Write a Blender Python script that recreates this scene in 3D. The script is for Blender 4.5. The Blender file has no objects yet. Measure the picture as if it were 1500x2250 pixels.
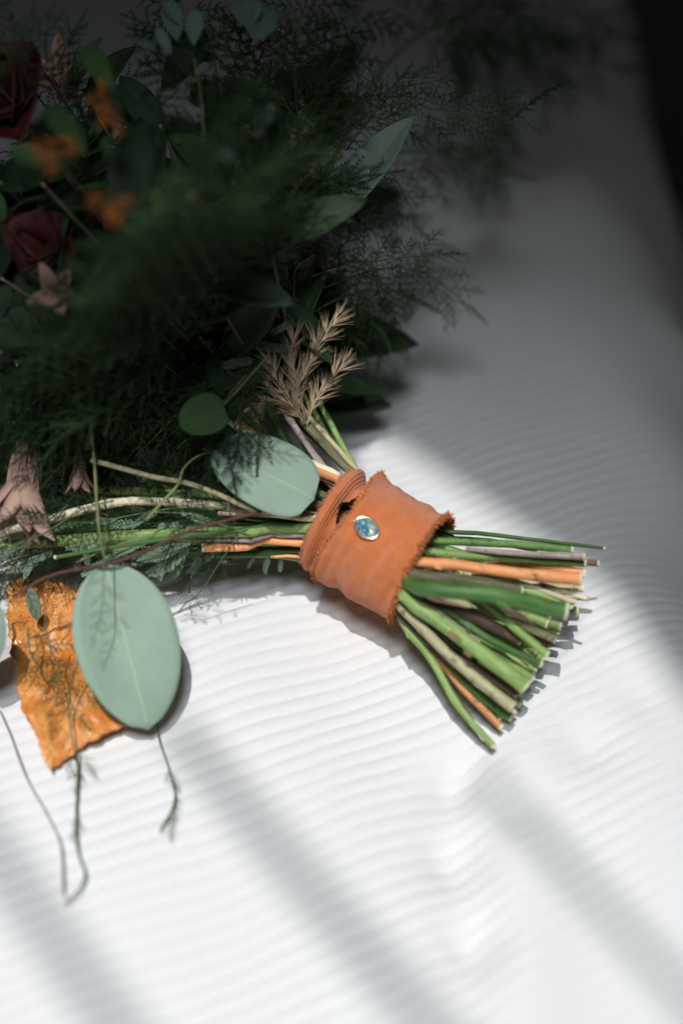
import bpy, math, random
import numpy as np
from mathutils import Vector, Matrix, noise as mnoise

random.seed(11)
R = math.radians
scene = bpy.context.scene
col = scene.collection

# ------------------------------------------------------------------ camera
FPX = 3125.0                      # focal length in pixels of a 1500 x 2250 frame (50 mm lens)
DIST = 0.54
PITCH = R(45)
T = Vector((0, 0, 0.04))
FWD = Vector((0, math.cos(PITCH), -math.sin(PITCH)))
UPV = Vector((0, math.sin(PITCH), math.cos(PITCH)))
CAM = T - FWD * DIST
cd = bpy.data.cameras.new('camera')
cd.sensor_fit = 'VERTICAL'; cd.sensor_height = 36; cd.sensor_width = 24; cd.lens = 50
cd.clip_start = 0.01; cd.clip_end = 100
cd.dof.use_dof = True; cd.dof.focus_distance = DIST; cd.dof.aperture_fstop = 2.5
cam = bpy.data.objects.new('camera', cd); col.objects.link(cam)
cam.location = CAM; cam.rotation_euler = (R(90) - PITCH, 0, 0)
scene.camera = cam

# ------------------------------------------------------------------ world and lamps
w = bpy.data.worlds.new('World'); scene.world = w; w.use_nodes = True
bg = w.node_tree.nodes['Background']
bg.inputs[0].default_value = (0.86, 0.95, 1.0, 1); bg.inputs[1].default_value = 0.035

LDIR = Vector((-0.06, -0.24, 0.95)).normalized()
LAMP = LDIR * 6.0
def spot(name, loc, target, watts, colour, radius, size, blend):
    d = bpy.data.lights.new(name, 'SPOT')
    d.energy = watts; d.color = colour; d.shadow_soft_size = radius
    d.spot_size = R(size); d.spot_blend = blend
    o = bpy.data.objects.new(name, d); col.objects.link(o)
    o.location = loc
    o.rotation_euler = (Vector(target) - Vector(loc)).to_track_quat('-Z', 'Y').to_euler()
    return o
spot('window_sunlight', LAMP, (0, 0, 0), 1110, (1.0, 0.99, 0.985), 0.030, 40, 0.1)
spot('window_skylight', (-0.06, -0.60, 1.25), (-0.05, -0.215, 0), 35, (0.89, 0.95, 1.0), 0.14, 44, 1.0)

scene.view_settings.view_transform = 'Standard'
scene.view_settings.look = 'None'
scene.view_settings.exposure = 0
scene.view_settings.gamma = 1
scene.cycles.max_bounces = 8
scene.cycles.use_denoising = True

# ------------------------------------------------------------------ helpers
def ray(px, py):
    return FWD + Vector((1, 0, 0)) * ((px - 750) / FPX) - UPV * ((py - 1125) / FPX)
def P(px, py, z):
    d = ray(px, py)
    return CAM + d * ((z - CAM.z) / d.z)
def pxm(p):                                   # metres for one pixel at point p
    return (Vector(p) - CAM).dot(FWD) / FPX

def mesh_obj(name, verts, faces, mats, parent=None, uvs=None, midx=None, smooth=True):
    me = bpy.data.meshes.new(name)
    me.from_pydata([tuple(v) for v in verts], [], faces)
    for m in (mats if isinstance(mats, (list, tuple)) else [mats]):
        me.materials.append(m)
    if uvs is not None:
        lay = me.uv_layers.new(name='UVMap')
        li = np.empty(len(me.loops), dtype=np.int32); me.loops.foreach_get('vertex_index', li)
        lay.data.foreach_set('uv', np.asarray(uvs, dtype=np.float32)[li].ravel())
    if midx is not None:
        me.polygons.foreach_set('material_index', midx)
    if smooth:
        me.polygons.foreach_set('use_smooth', [True] * len(me.polygons))
    me.update()
    o = bpy.data.objects.new(name, me); col.objects.link(o)
    if parent: o.parent = parent
    return o
def inst(name, me, parent, M):
    o = bpy.data.objects.new(name, me); col.objects.link(o)
    if parent: o.parent = parent
    o.matrix_local = M
    return o
def empty(name, loc=(0, 0, 0)):
    o = bpy.data.objects.new(name, None); col.objects.link(o); o.location = loc
    o.empty_display_size = 0.02
    return o
def catmull(pts, n):
    pts = [np.array(p, float) for p in pts]
    if len(pts) == 2:
        return [pts[0] + (pts[1] - pts[0]) * i / (n - 1) for i in range(n)]
    ext = [2 * pts[0] - pts[1]] + pts + [2 * pts[-1] - pts[-2]]
    out = []
    for i in range(n):
        t = i / (n - 1) * (len(pts) - 1); k = min(int(t), len(pts) - 2); f = t - k
        a, b, c, d = ext[k:k + 4]
        out.append(0.5 * ((2 * b) + (c - a) * f + (2 * a - 5 * b + 4 * c - d) * f * f + (3 * b - a - 3 * c + d) * f ** 3))
    return out
def tube_geo(pts, radii, seg=8, cap=True, flat=1.0, wob=0.0, V=None, F=None, U=None, MI=None, tilt=0.0):
    """appends a tube to the lists; uv = (length in m, angle 0..1)"""
    V = [] if V is None else V; F = [] if F is None else F; U = [] if U is None else U; MI = [] if MI is None else MI
    n = len(pts); pts = [Vector(p) for p in pts]
    base = len(V); L = 0.0
    t0 = (pts[1] - pts[0]).normalized()
    nrm = t0.orthogonal().normalized()
    ph = random.random() * 10
    for i, p in enumerate(pts):
        t = (pts[min(i + 1, n - 1)] - pts[max(i - 1, 0)]).normalized()
        nrm = (nrm - t * nrm.dot(t)).normalized(); bn = t.cross(nrm)
        if i: L += (p - pts[i - 1]).length
        for k in range(seg):
            a = 2 * math.pi * k / seg
            rr = radii[i] * (1 + wob * mnoise.noise((math.cos(a) * 1.3 + ph, math.sin(a) * 1.3, L * 120)))
            V.append(p + nrm * (math.cos(a) * rr) + bn * (math.sin(a) * rr * flat)); U.append((L, abs(k / seg * 2 - 1)))
    for i in range(n - 1):
        for k in range(seg):
            a = base + i * seg + k; b = base + i * seg + (k + 1) % seg
            F.append((a, b, b + seg, a + seg)); MI.append(0)
    if cap:
        for (r0, rev, tt) in ((base, True, -(pts[1] - pts[0]).normalized()), (base + (n - 1) * seg, False, (pts[-1] - pts[-2]).normalized())):
            c = sum((V[r0 + k] for k in range(seg)), Vector()) / seg
            # separate ring so that the cut stays sharp
            j = len(V)
            rad = (V[r0] - c).length
            for k in range(seg):
                V.append(V[r0 + k].copy()); U.append((0, 1))
            V.append(c + tt * rad * 0.12 + nrm * rad * tilt); U.append((0, 0))
            for k in range(seg):
                f = (j + k, j + (k + 1) % seg, j + seg)
                F.append(f[::-1] if rev else f); MI.append(1)
    return V, F, U, MI
def frame(base, tip, nrm, scale=None, length=1.0):
    """matrix taking local +X (of given length) onto base->tip, local +Z near nrm"""
    base = Vector(base); tip = Vector(tip); x = tip - base
    s = x.length / length if scale is None else scale
    x.normalize(); n = Vector(nrm); n = (n - x * n.dot(x)).normalized(); y = n.cross(x)
    M = Matrix(((x.x, y.x, n.x, 0), (x.y, y.y, n.y, 0), (x.z, y.z, n.z, 0), (0, 0, 0, 1)))
    return Matrix.Translation(base) @ M @ Matrix.Scale(s, 4)

# ------------------------------------------------------------------ materials
class NT:
    def __init__(self, name):
        self.m = bpy.data.materials.new(name); self.m.use_nodes = True
        self.t = self.m.node_tree; self.p = self.t.nodes['Principled BSDF']; self.out = self.t.nodes['Material Output']
    def n(self, kind, **kw):
        nd = self.t.nodes.new(kind)
        for k, v in kw.items():
            if k in nd.inputs.keys() if not hasattr(nd, k) else False: nd.inputs[k].default_value = v
            elif hasattr(nd, k): setattr(nd, k, v)
            else: nd.inputs[k].default_value = v
        return nd
    def l(self, a, b): self.t.links.new(a, b)
    def uv(self, sx, sy, sz=1, kind='UV'):
        tc = self.n('ShaderNodeTexCoord'); mp = self.n('ShaderNodeMapping')
        mp.inputs['Scale'].default_value = (sx, sy, sz)
        self.l(tc.outputs[kind], mp.inputs[0]); return mp.outputs[0]
    def noise(self, vec, scale, detail=3, rough=0.6):
        nd = self.n('ShaderNodeTexNoise'); nd.inputs['Scale'].default_value = scale
        nd.inputs['Detail'].default_value = detail; nd.inputs['Roughness'].default_value = rough
        self.l(vec, nd.inputs['Vector']); return nd.outputs[0]
    def ramp(self, fac, stops):
        r = self.n('ShaderNodeValToRGB'); e = r.color_ramp.elements
        while len(e) < len(stops): e.new(0.5)
        for i, (p, c) in enumerate(stops): e[i].position = p; e[i].color = (*c, 1)
        self.l(fac, r.inputs[0]); return r.outputs[0]
    def mix(self, fac, a, b, mode='MIX'):
        m = self.n('ShaderNodeMix', data_type='RGBA', blend_type=mode)
        for sock, v in ((m.inputs[0], fac), (m.inputs[6], a), (m.inputs[7], b)):
            if isinstance(v, (int, float)): sock.default_value = v
            elif isinstance(v, tuple): sock.default_value = (*v, 1)
            else: self.l(v, sock)
        return m.outputs[2]
    def bump(self, h, dist, strength=1.0):
        b = self.n('ShaderNodeBump'); b.inputs['Distance'].default_value = dist; b.inputs['Strength'].default_value = strength
        self.l(h, b.inputs['Height']); self.l(b.outputs[0], self.p.inputs['Normal'])
    def rand(self):
        return self.n('ShaderNodeObjectInfo').outputs['Random']
    def hsv(self, c, hue=None, val=None, lo=0.75, hi=1.2):
        h = self.n('ShaderNodeHueSaturation'); self.l(c, h.inputs['Color'])
        mr = self.n('ShaderNodeMapRange'); mr.inputs[3].default_value = lo; mr.inputs[4].default_value = hi
        self.l(self.rand(), mr.inputs[0]); self.l(mr.outputs[0], h.inputs['Value']); return h.outputs[0]

def stem_mat(name, dark, mid, light, rough=0.45, spots=None, streak=1.0, woody=False):
    k = NT(name)
    v = k.uv(60, 5 * streak)
    f = k.noise(v, 1.6, 4, 0.65)
    f0 = k.noise(k.uv(34, 16 * streak), 1.5, 4, 0.75)
    c = k.ramp(f, [(0.33, dark), (0.5, mid), (0.66, light)])
    c = k.mix(k.ramp(f0, [(0.45, (0, 0, 0)), (0.68, (.7, .7, .7))]), c, tuple(min(1, x * 1.25 + .03) for x in light))
    c = k.mix(k.ramp(f0, [(0.30, (.6, .6, .6)), (0.42, (0, 0, 0))]), c, tuple(x * .7 for x in dark))
    v2 = k.uv(260, 14)
    f2 = k.noise(v2, 2.0, 3, 0.7)
    c = k.mix(k.ramp(f2, [(0.60, (0, 0, 0)), (0.72, (1, 1, 1))]), c, tuple(x * 0.55 for x in dark)) if woody else c
    if spots:
        vo = k.n('ShaderNodeTexVoronoi'); vo.inputs['Scale'].default_value = 1.0
        k.l(k.uv(420, 4.5), vo.inputs['Vector'])
        c = k.mix(k.ramp(vo.outputs['Distance'], [(0.16, (1, 1, 1)), (0.26, (0, 0, 0))]), c, spots)
    # brown scuffs and dirt
    f3 = k.noise(k.uv(900, 900, 900, 'Object'), 0.22, 5, 0.7)
    c = k.mix(k.ramp(f3, [(0.57, (0, 0, 0)), (0.68, (0.8, 0.8, 0.8))]), c, (0.12, 0.075, 0.035))
    c = k.hsv(c)
    k.l(c, k.p.inputs['Base Color']); k.p.inputs['Roughness'].default_value = rough
    k.p.inputs['Specular IOR Level'].default_value = 0.4
    mixh = k.mix(0.5, f0, f2)
    k.bump(mixh, 0.0008 if woody else 0.0003, 0.8)
    return k.m
def leaf_mat(name, base, rib, under, rough=0.5, trans=0.25, var=0.15, veins=.45):
    k = NT(name)
    tc = k.n('ShaderNodeTexCoord'); sp = k.n('ShaderNodeSeparateXYZ'); k.l(tc.outputs['UV'], sp.inputs[0])
    ab = k.n('ShaderNodeMath', operation='ABSOLUTE'); k.l(sp.outputs[1], ab.inputs[0])
    f = k.noise(k.uv(1, 1, 1, 'Object'), 160, 4, 0.6)
    c = k.mix(f, tuple(x * (1 - var) for x in base), tuple(min(1, x * (1 + var)) for x in base))
    # side veins: angled lines
    sub = k.n('ShaderNodeMath', operation='MULTIPLY_ADD'); sub.inputs[1].default_value = -0.55; k.l(ab.outputs[0], sub.inputs[0]); k.l(sp.outputs[0], sub.inputs[2])
    sn = k.n('ShaderNodeMath', operation='MULTIPLY'); sn.inputs[1].default_value = 62; k.l(sub.outputs[0], sn.inputs[0])
    s2 = k.n('ShaderNodeMath', operation='SINE'); k.l(sn.outputs[0], s2.inputs[0])
    vein = k.ramp(s2.outputs[0], [(0.93, (0, 0, 0)), (1.0, (veins, veins, veins))])
    c = k.mix(vein, c, rib)
    fb = k.noise(k.uv(1, 1, 1, 'Object'), 3.2, 4, 0.65)
    c = k.mix(k.ramp(fb, [(0.35, (0, 0, 0)), (0.7, (.5, .5, .5))]), c, tuple(x * 1.35 for x in base))
    fd = k.noise(k.uv(1, 1, 1, 'Object'), 26, 2, 0.5)
    c = k.mix(k.ramp(fd, [(0.72, (0, 0, 0)), (0.76, (.5, .5, .5))]), c, tuple(x * y for x, y in zip(base, (.75, .6, .5))))
    mr = k.ramp(ab.outputs[0], [(0.008, (.75, .75, .75)), (0.04, (0, 0, 0))])
    c = k.mix(mr, c, rib)
    c = k.hsv(c, lo=0.82, hi=1.12)
    k.l(c, k.p.inputs['Base Color']); k.p.inputs['Roughness'].default_value = rough
    k.bump(f, 0.0006, 0.5)
    tr = k.n('ShaderNodeBsdfTranslucent'); k.l(c, tr.inputs[0])
    mx = k.n('ShaderNodeMixShader'); mx.inputs[0].default_value = trans
    k.l(k.p.outputs[0], mx.inputs[1]); k.l(tr.outputs[0], mx.inputs[2]); k.l(mx.outputs[0], k.out.inputs[0])
    return k.m
def plain_mat(name, a, b, scale=300, rough=0.6, lo=0.8, hi=1.2, bump=0.0002, trans=0.0):
    k = NT(name)
    f = k.noise(k.uv(1, 1, 1, 'Object'), scale, 4, 0.65)
    c = k.hsv(k.mix(f, a, b), lo=lo, hi=hi)
    k.l(c, k.p.inputs['Base Color']); k.p.inputs['Roughness'].default_value = rough
    k.bump(f, bump, 0.6)
    if trans:
        tr = k.n('ShaderNodeBsdfTranslucent'); k.l(c, tr.inputs[0])
        mx = k.n('ShaderNodeMixShader'); mx.inputs[0].default_value = trans
        k.l(k.p.outputs[0], mx.inputs[1]); k.l(tr.outputs[0], mx.inputs[2]); k.l(mx.outputs[0], k.out.inputs[0])
    return k.m

M = {}
M['green'] = stem_mat('stem_green', (0.12, 0.22, 0.045), (0.23, 0.37, 0.095), (0.36, 0.49, 0.17), 0.48)
M['spotgreen'] = stem_mat('stem_green_spotted', (0.06, 0.17, 0.03), (0.12, 0.27, 0.055), (0.2, 0.36, 0.09), 0.4, spots=(0.04, 0.10, 0.02))
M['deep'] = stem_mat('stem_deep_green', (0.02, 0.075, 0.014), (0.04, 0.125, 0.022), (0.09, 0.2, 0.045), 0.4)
M['pale'] = stem_mat('stem_pale', (0.36, 0.33, 0.15), (0.52, 0.48, 0.25), (0.62, 0.58, 0.36), 0.5)
M['cream'] = stem_mat('stem_cream', (0.52, 0.45, 0.27), (0.66, 0.58, 0.38), (0.76, 0.7, 0.52), 0.55)
M['orange'] = stem_mat('stem_orange', (0.72, 0.23, 0.07), (0.85, 0.31, 0.11), (0.9, 0.43, 0.19), 0.5)
M['red'] = stem_mat('stem_red', (0.42, 0.07, 0.03), (0.58, 0.16, 0.06), (0.55, 0.38, 0.14), 0.45)
M['brown'] = stem_mat('stem_brown', (0.085, 0.045, 0.03), (0.17, 0.10, 0.07), (0.30, 0.2, 0.14), 0.65, woody=True)
M['mauve'] = stem_mat('stem_grey_mauve', (0.17, 0.11, 0.10), (0.33, 0.25, 0.23), (0.55, 0.48, 0.45), 0.65, woody=True)
M['olive'] = stem_mat('stem_olive_fuzzy', (0.06, 0.06, 0.03), (0.13, 0.13, 0.065), (0.26, 0.25, 0.15), 0.8, woody=True)
M['olivegreen'] = stem_mat('stem_yellow_green', (0.16, 0.17, 0.06), (0.26, 0.27, 0.11), (0.38, 0.38, 0.19), 0.5)
M['maroon'] = stem_mat('stem_maroon', (0.04, 0.012, 0.010), (0.085, 0.025, 0.02), (0.16, 0.07, 0.055), 0.45)
M['pink'] = stem_mat('stem_pink', (0.55, 0.3, 0.2), (0.68, 0.45, 0.33), (0.74, 0.6, 0.48), 0.5)
M['cut'] = plain_mat('stem_cut', (0.40, 0.40, 0.2), (0.85, 0.8, 0.62), 1400, 0.75)
M['cutbrown'] = plain_mat('stem_cut_woody', (0.35, 0.22, 0.12), (0.7, 0.58, 0.4), 900, 0.8)
M['eucalyptus'] = leaf_mat('eucalyptus_leaf', (0.27, 0.375, 0.285), (0.40, 0.50, 0.33), None, 0.42, 0.18, veins=.10)
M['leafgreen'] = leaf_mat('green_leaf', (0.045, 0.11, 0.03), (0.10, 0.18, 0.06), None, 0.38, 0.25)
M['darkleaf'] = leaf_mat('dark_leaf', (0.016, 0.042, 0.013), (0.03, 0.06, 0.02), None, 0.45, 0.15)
M['fern'] = plain_mat('fern_needles', (0.013, 0.045, 0.008), (0.038, 0.098, 0.018), 500, 0.55, 0.7, 1.3, trans=0.2)
M['ferntwig'] = plain_mat('fern_twig', (0.05, 0.09, 0.03), (0.13, 0.17, 0.06), 500, 0.55)
M['acacia'] = plain_mat('acacia_leaflets', (0.16, 0.27, 0.15), (0.30, 0.42, 0.27), 500, 0.5, 0.8, 1.25, trans=0.25)
M['grass'] = plain_mat('dry_grass', (0.5, 0.29, 0.15), (0.86, 0.70, 0.52), 700, 0.7, 0.8, 1.2, trans=0.2)
M['redpetal'] = plain_mat('red_petal', (0.035, 0.004, 0.003), (0.085, 0.010, 0.007), 300, 0.6)
M['orangepetal'] = plain_mat('orange_floret', (0.3, 0.07, 0.008), (0.42, 0.15, 0.02), 500, 0.6)
M['pinkpetal'] = plain_mat('pink_petal', (0.42, 0.25, 0.19), (0.56, 0.38, 0.3), 400, 0.7, trans=0.2)
M['blueleaf'] = leaf_mat('blue_green_leaf', (0.11, 0.18, 0.14), (0.16, 0.24, 0.17), None, 0.45, 0.15, veins=.1)
M['scar'] = plain_mat('leaf_scar', (0.10, 0.07, 0.025), (0.34, 0.28, 0.12), 900, 0.8)
M['bud'] = plain_mat('yellow_bud', (0.35, 0.27, 0.08), (0.5, 0.42, 0.18), 500, 0.7)

# autumn leaf: orange, veined, with wet glossy patches
k = NT('orange_autumn_leaf')
f = k.noise(k.uv(1, 1, 1, 'Object'), 90, 5, 0.65)
c = k.ramp(f, [(0.3, (0.55, 0.17, 0.03)), (0.5, (0.74, 0.29, 0.07)), (0.7, (0.86, 0.46, 0.2))])
tc = k.n('ShaderNodeTexCoord'); sp = k.n('ShaderNodeSeparateXYZ'); k.l(tc.outputs['UV'], sp.inputs[0])
ab = k.n('ShaderNodeMath', operation='ABSOLUTE'); k.l(sp.outputs[1], ab.inputs[0])
ma = k.n('ShaderNodeMath', operation='MULTIPLY_ADD'); ma.inputs[1].default_value = -0.5; k.l(ab.outputs[0], ma.inputs[0]); k.l(sp.outputs[0], ma.inputs[2])
mm = k.n('ShaderNodeMath', operation='MULTIPLY'); mm.inputs[1].default_value = 75; k.l(ma.outputs[0], mm.inputs[0])
sn = k.n('ShaderNodeMath', operation='SINE'); k.l(mm.outputs[0], sn.inputs[0])
c = k.mix(k.ramp(sn.outputs[0], [(0.9, (0, 0, 0)), (1.0, (0.5, 0.5, 0.5))]), c, (0.38, 0.1, 0.03))
k.l(c, k.p.inputs['Base Color'])
rg = k.noise(k.uv(1, 1, 1, 'Object'), 130, 3, 0.5)
k.l(k.ramp(rg, [(0.42, (0.5, 0.5, 0.5)), (0.56, (0.1, 0.1, 0.1))]), k.p.inputs['Roughness'])
k.bump(k.noise(k.uv(1, 1, 1, 'Object'), 420, 3, 0.6), 0.0012, 0.7)
M['autumn'] = k.m

# ribbon: rust woven silk, rows across the width; uv = metres
k = NT('rust_ribbon')
def sine(vec_scaled, axis):
    s = k.n('ShaderNodeSeparateXYZ'); k.l(vec_scaled, s.inputs[0])
    q = k.n('ShaderNodeMath', operation='SINE'); k.l(s.outputs[axis], q.inputs[0]); return q.outputs[0]
tcu = k.n('ShaderNodeTexCoord')
dn = k.n('ShaderNodeTexNoise'); dn.inputs['Scale'].default_value = 260; k.l(tcu.outputs['UV'], dn.inputs['Vector'])
ds = k.n('ShaderNodeVectorMath', operation='SCALE'); ds.inputs[3].default_value = 0.0004; k.l(dn.outputs['Color'], ds.inputs[0])
da = k.n('ShaderNodeVectorMath', operation='ADD'); k.l(tcu.outputs['UV'], da.inputs[0]); k.l(ds.outputs[0], da.inputs[1])
mp = k.n('ShaderNodeMapping'); mp.inputs['Scale'].default_value = (2 * math.pi / 0.0009, 2 * math.pi / 0.0007, 1)
k.l(da.outputs[0], mp.inputs[0])
wa = sine(mp.outputs[0], 0); wb = sine(mp.outputs[0], 1)
ww = k.n('ShaderNodeMath', operation='MULTIPLY'); k.l(wa, ww.inputs[0]); k.l(wb, ww.inputs[1])
wsum = k.n('ShaderNodeMath', operation='MULTIPLY_ADD'); wsum.inputs[1].default_value = 0.8; k.l(wa, wsum.inputs[0]); k.l(ww.outputs[0], wsum.inputs[2])
f = k.noise(tcu.outputs['Object'], 220, 5, 0.7)
c = k.ramp(f, [(0.3, (0.66, 0.18, 0.052)), (0.55, (0.77, 0.225, 0.068)), (0.75, (0.84, 0.28, 0.095))])
nr = k.n('ShaderNodeMapRange'); nr.inputs[1].default_value = -1.6; nr.inputs[2].default_value = 1.6; k.l(wsum.outputs[0], nr.inputs[0])
c = k.mix(k.ramp(nr.outputs[0], [(0.15, (0.65, 0.65, 0.65)), (0.6, (0, 0, 0))]), c, (0.38, 0.09, 0.025))
k.l(c, k.p.inputs['Base Color']); k.p.inputs['Roughness'].default_value = 0.75
k.p.inputs['Sheen Weight'].default_value = 0.25; k.p.inputs['Sheen Roughness'].default_value = 0.4
k.bump(nr.outputs[0], 0.0005, 0.9)
M['ribbon'] = k.m
M['thread'] = plain_mat('rust_thread', (0.55, 0.16, 0.05), (0.78, 0.30, 0.12), 900, 0.8)

# ------------------------------------------------------------------ bedspread
def sm(a, b, x):
    t = np.clip((x - a) / (b - a), 0, 1); return t * t * (3 - 2 * t)
RA = R(23); CA, SA = math.cos(RA), math.sin(RA)
PITCHR = 0.0061
E0 = P(1350, 60, 0); E1 = P(1560, 900, 0)
ed = (E1 - E0).normalized(); en = Vector((-ed.y, ed.x, 0))
if en.x < 0: en = -en
def bed_soft(x, y):
    h = 0.0022 * np.sin(x * 31 + 1.3 + 6 * y) * np.sin(y * 27 + 0.6) + 0.0012 * np.sin(x * 67 + y * 41)
    # a soft crease running towards the viewer right of the stem ends
    cx = 0.0415 + 0.003 * np.sin(y * 70) + 0.05 * (y + 0.1)
    g = np.exp(-((x - cx) / 0.0085) ** 2) * sm(-0.068, -0.085, y) * sm(-0.20, -0.15, y)
    h = h - 0.0058 * g * (1 + 0.35 * np.sin(y * 190))
    g2 = np.exp(-((x - cx - 0.020) / 0.013) ** 2) * sm(-0.06, -0.09, y) * sm(-0.24, -0.15, y)
    h = h + 0.0042 * g2
    for (bx_, by_, rx_, ry_, dz_) in ((0.060, -0.106, 0.007, 0.010, 0.0042), (0.089, -0.079, 0.010, 0.012, 0.0045), (0.112, -0.055, 0.012, 0.012, 0.003)):
        h = h - dz_ * np.exp(-((x - bx_) / rx_) ** 2 - ((y - by_) / ry_) ** 2)
    # the weight of the bouquet presses a little hollow
    h = h - 0.003 * np.exp(-(((x - 0.03) / 0.06) ** 2 + ((y + 0.02) / 0.06) ** 2))
    # the bed's edge falls away to the right
    d = (x - E0.x) * en.x + (y - E0.y) * en.y + 0.062 + 0.008 * np.sin(y * 23 + 1) + 0.004 * np.sin(y * 61)
    d = np.clip(d, 0, None)
    h = h - np.minimum(4.0 * d * d + 60.0 * d ** 3, 0.85)
    return h
def bed_full(x, y):
    s = y * CA - x * SA
    u = np.maximum(0, x - 0.02)
    ws = -0.16 * u * sm(0.06, -0.12, y) * 1.0 - 0.35 * u * u
    ws = ws + 0.0016 * np.sin(x * 38 + y * 22) + 0.0009 * np.sin(x * 95 - y * 30 + 1) + 0.0004 * np.sin(x * 260 + y * 90)
    ws = ws + 0.004 * np.exp(-((x - 0.05) / 0.02) ** 2) * sm(-0.05, -0.09, y)
    ph = (s + ws) / PITCHR
    rib = np.abs(np.cos(np.pi * ph)) ** 0.75
    idx = np.floor(ph + 0.5)
    amp = 0.00078 * (1 + 0.22 * np.sin(idx * 12.9898) + 0.15 * np.sin(x * 140 + idx * 5))
    return bed_soft(x, y) + amp * rib
ps = np.arange(-0.75, 0.95, 0.0075); qs = np.arange(-0.5, 0.95, 0.00061)
PP, QQ = np.meshgrid(ps, qs, indexing='ij')
X = PP * CA - QQ * SA; Y = PP * SA + QQ * CA
Z = bed_full(X, Y) - 0.0008
nv = X.size; nr_, nc_ = X.shape
me = bpy.data.meshes.new('bedspread')
me.vertices.add(nv); me.vertices.foreach_set('co', np.stack([X, Y, Z], -1).astype(np.float32).ravel())
ii, jj = np.meshgrid(np.arange(nr_ - 1), np.arange(nc_ - 1), indexing='ij')
a = (ii * nc_ + jj).ravel(); quads = np.stack([a, a + nc_, a + nc_ + 1, a + 1], -1).astype(np.int32)
nf = len(quads)
me.loops.add(nf * 4); me.loops.foreach_set('vertex_index', quads.ravel())
me.polygons.add(nf); me.polygons.foreach_set('loop_start', np.arange(0, nf * 4, 4, dtype=np.int32))
me.polygons.foreach_set('use_smooth', np.ones(nf, dtype=bool))
me.update(calc_edges=True)
k = NT('white_corded_cotton')
f = k.noise(k.uv(1, 1, 1, 'Object'), 2200, 4, 0.75)
f2 = k.noise(k.uv(1, 1, 1, 'Object'), 40, 3, 0.6)
c = k.mix(f, (0.74, 0.74, 0.745), (0.83, 0.83, 0.83))
c = k.mix(f2, c, (0.79, 0.785, 0.775))
k.l(c, k.p.inputs['Base Color']); k.p.inputs['Roughness'].default_value = 0.9
k.p.inputs['Specular IOR Level'].default_value = 0.15
k.p.inputs['Sheen Weight'].default_value = 0.15
k.bump(f, 0.0006, 0.55)
me.materials.append(k.m)
bed = bpy.data.objects.new('bedspread', me); col.objects.link(bed); bed['kind'] = 'structure'
fl = mesh_obj('floor', [(-3, -3, -0.75), (3, -3, -0.75), (3, 3, -0.75), (-3, 3, -0.75)], [(0, 1, 2, 3)],
              plain_mat('dark_floor', (0.03, 0.02, 0.014), (0.06, 0.04, 0.028), 8, 0.6), smooth=False)
fl['kind'] = 'structure'

# ------------------------------------------------------------------ unseen board and bars added to shape the sunlight (between the lamp and the bed)
BS = 0.27
def lift(px, py, s=BS):
    q = P(px, py, 0); return q + (LAMP - q) * s
wood = plain_mat('shade_board_paint', (0.5, 0.48, 0.45), (0.6, 0.58, 0.55), 6, 0.6)
def slab(name, pts, thick, parent):
    n = len(pts); up = LDIR * thick
    V = [p for p in pts] + [p + up for p in pts]
    F = [tuple(range(n))[::-1], tuple(range(n, 2 * n))] + [(i, (i + 1) % n, n + (i + 1) % n, n + i) for i in range(n)]
    return mesh_obj(name, V, F, wood, parent, smooth=False)
far = lambda x, y: Vector((x, y, 0)) + (LAMP - Vector((x, y, 0))) * BS
blocker = slab('shade_board', [lift(-800, 1222), lift(220, 1222), lift(500, 1224), lift(610, 1205), lift(680, 1090), lift(780, 910), lift(1340, 1290), lift(1500, 1520),
                           lift(2300, 2250), far(3, 0.2), far(3, 3), far(-3, 3), far(-3, 0.3)], 0.03, None)  # added out of view; outlined to keep the bouquet head in shade
blocker['kind'] = 'structure'
def bar(p0, p1, wid):
    a, b = lift(*p0), lift(*p1); d = (b - a).normalized(); s = d.cross(LDIR).normalized() * wid / 2
    return slab('stripe_bar', [a - s, b - s, b + s, a + s], 0.02, blocker)  # thin unseen bar, added to cast one soft shadow stripe
bar((380, 1590), (1150, 2500), 0.0078)
bar((1060, 1705), (1750, 2450), 0.0058)
bar((-200, 1600), (420, 2480), 0.0075)

# ------------------------------------------------------------------ the bouquet
bouquet = empty('bouquet', (0, 0, 0))
bouquet['label'] = 'bouquet of dark ferns and leaves with stems wrapped in rust ribbon on white cloth'
bouquet['category'] = 'bouquet'

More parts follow.
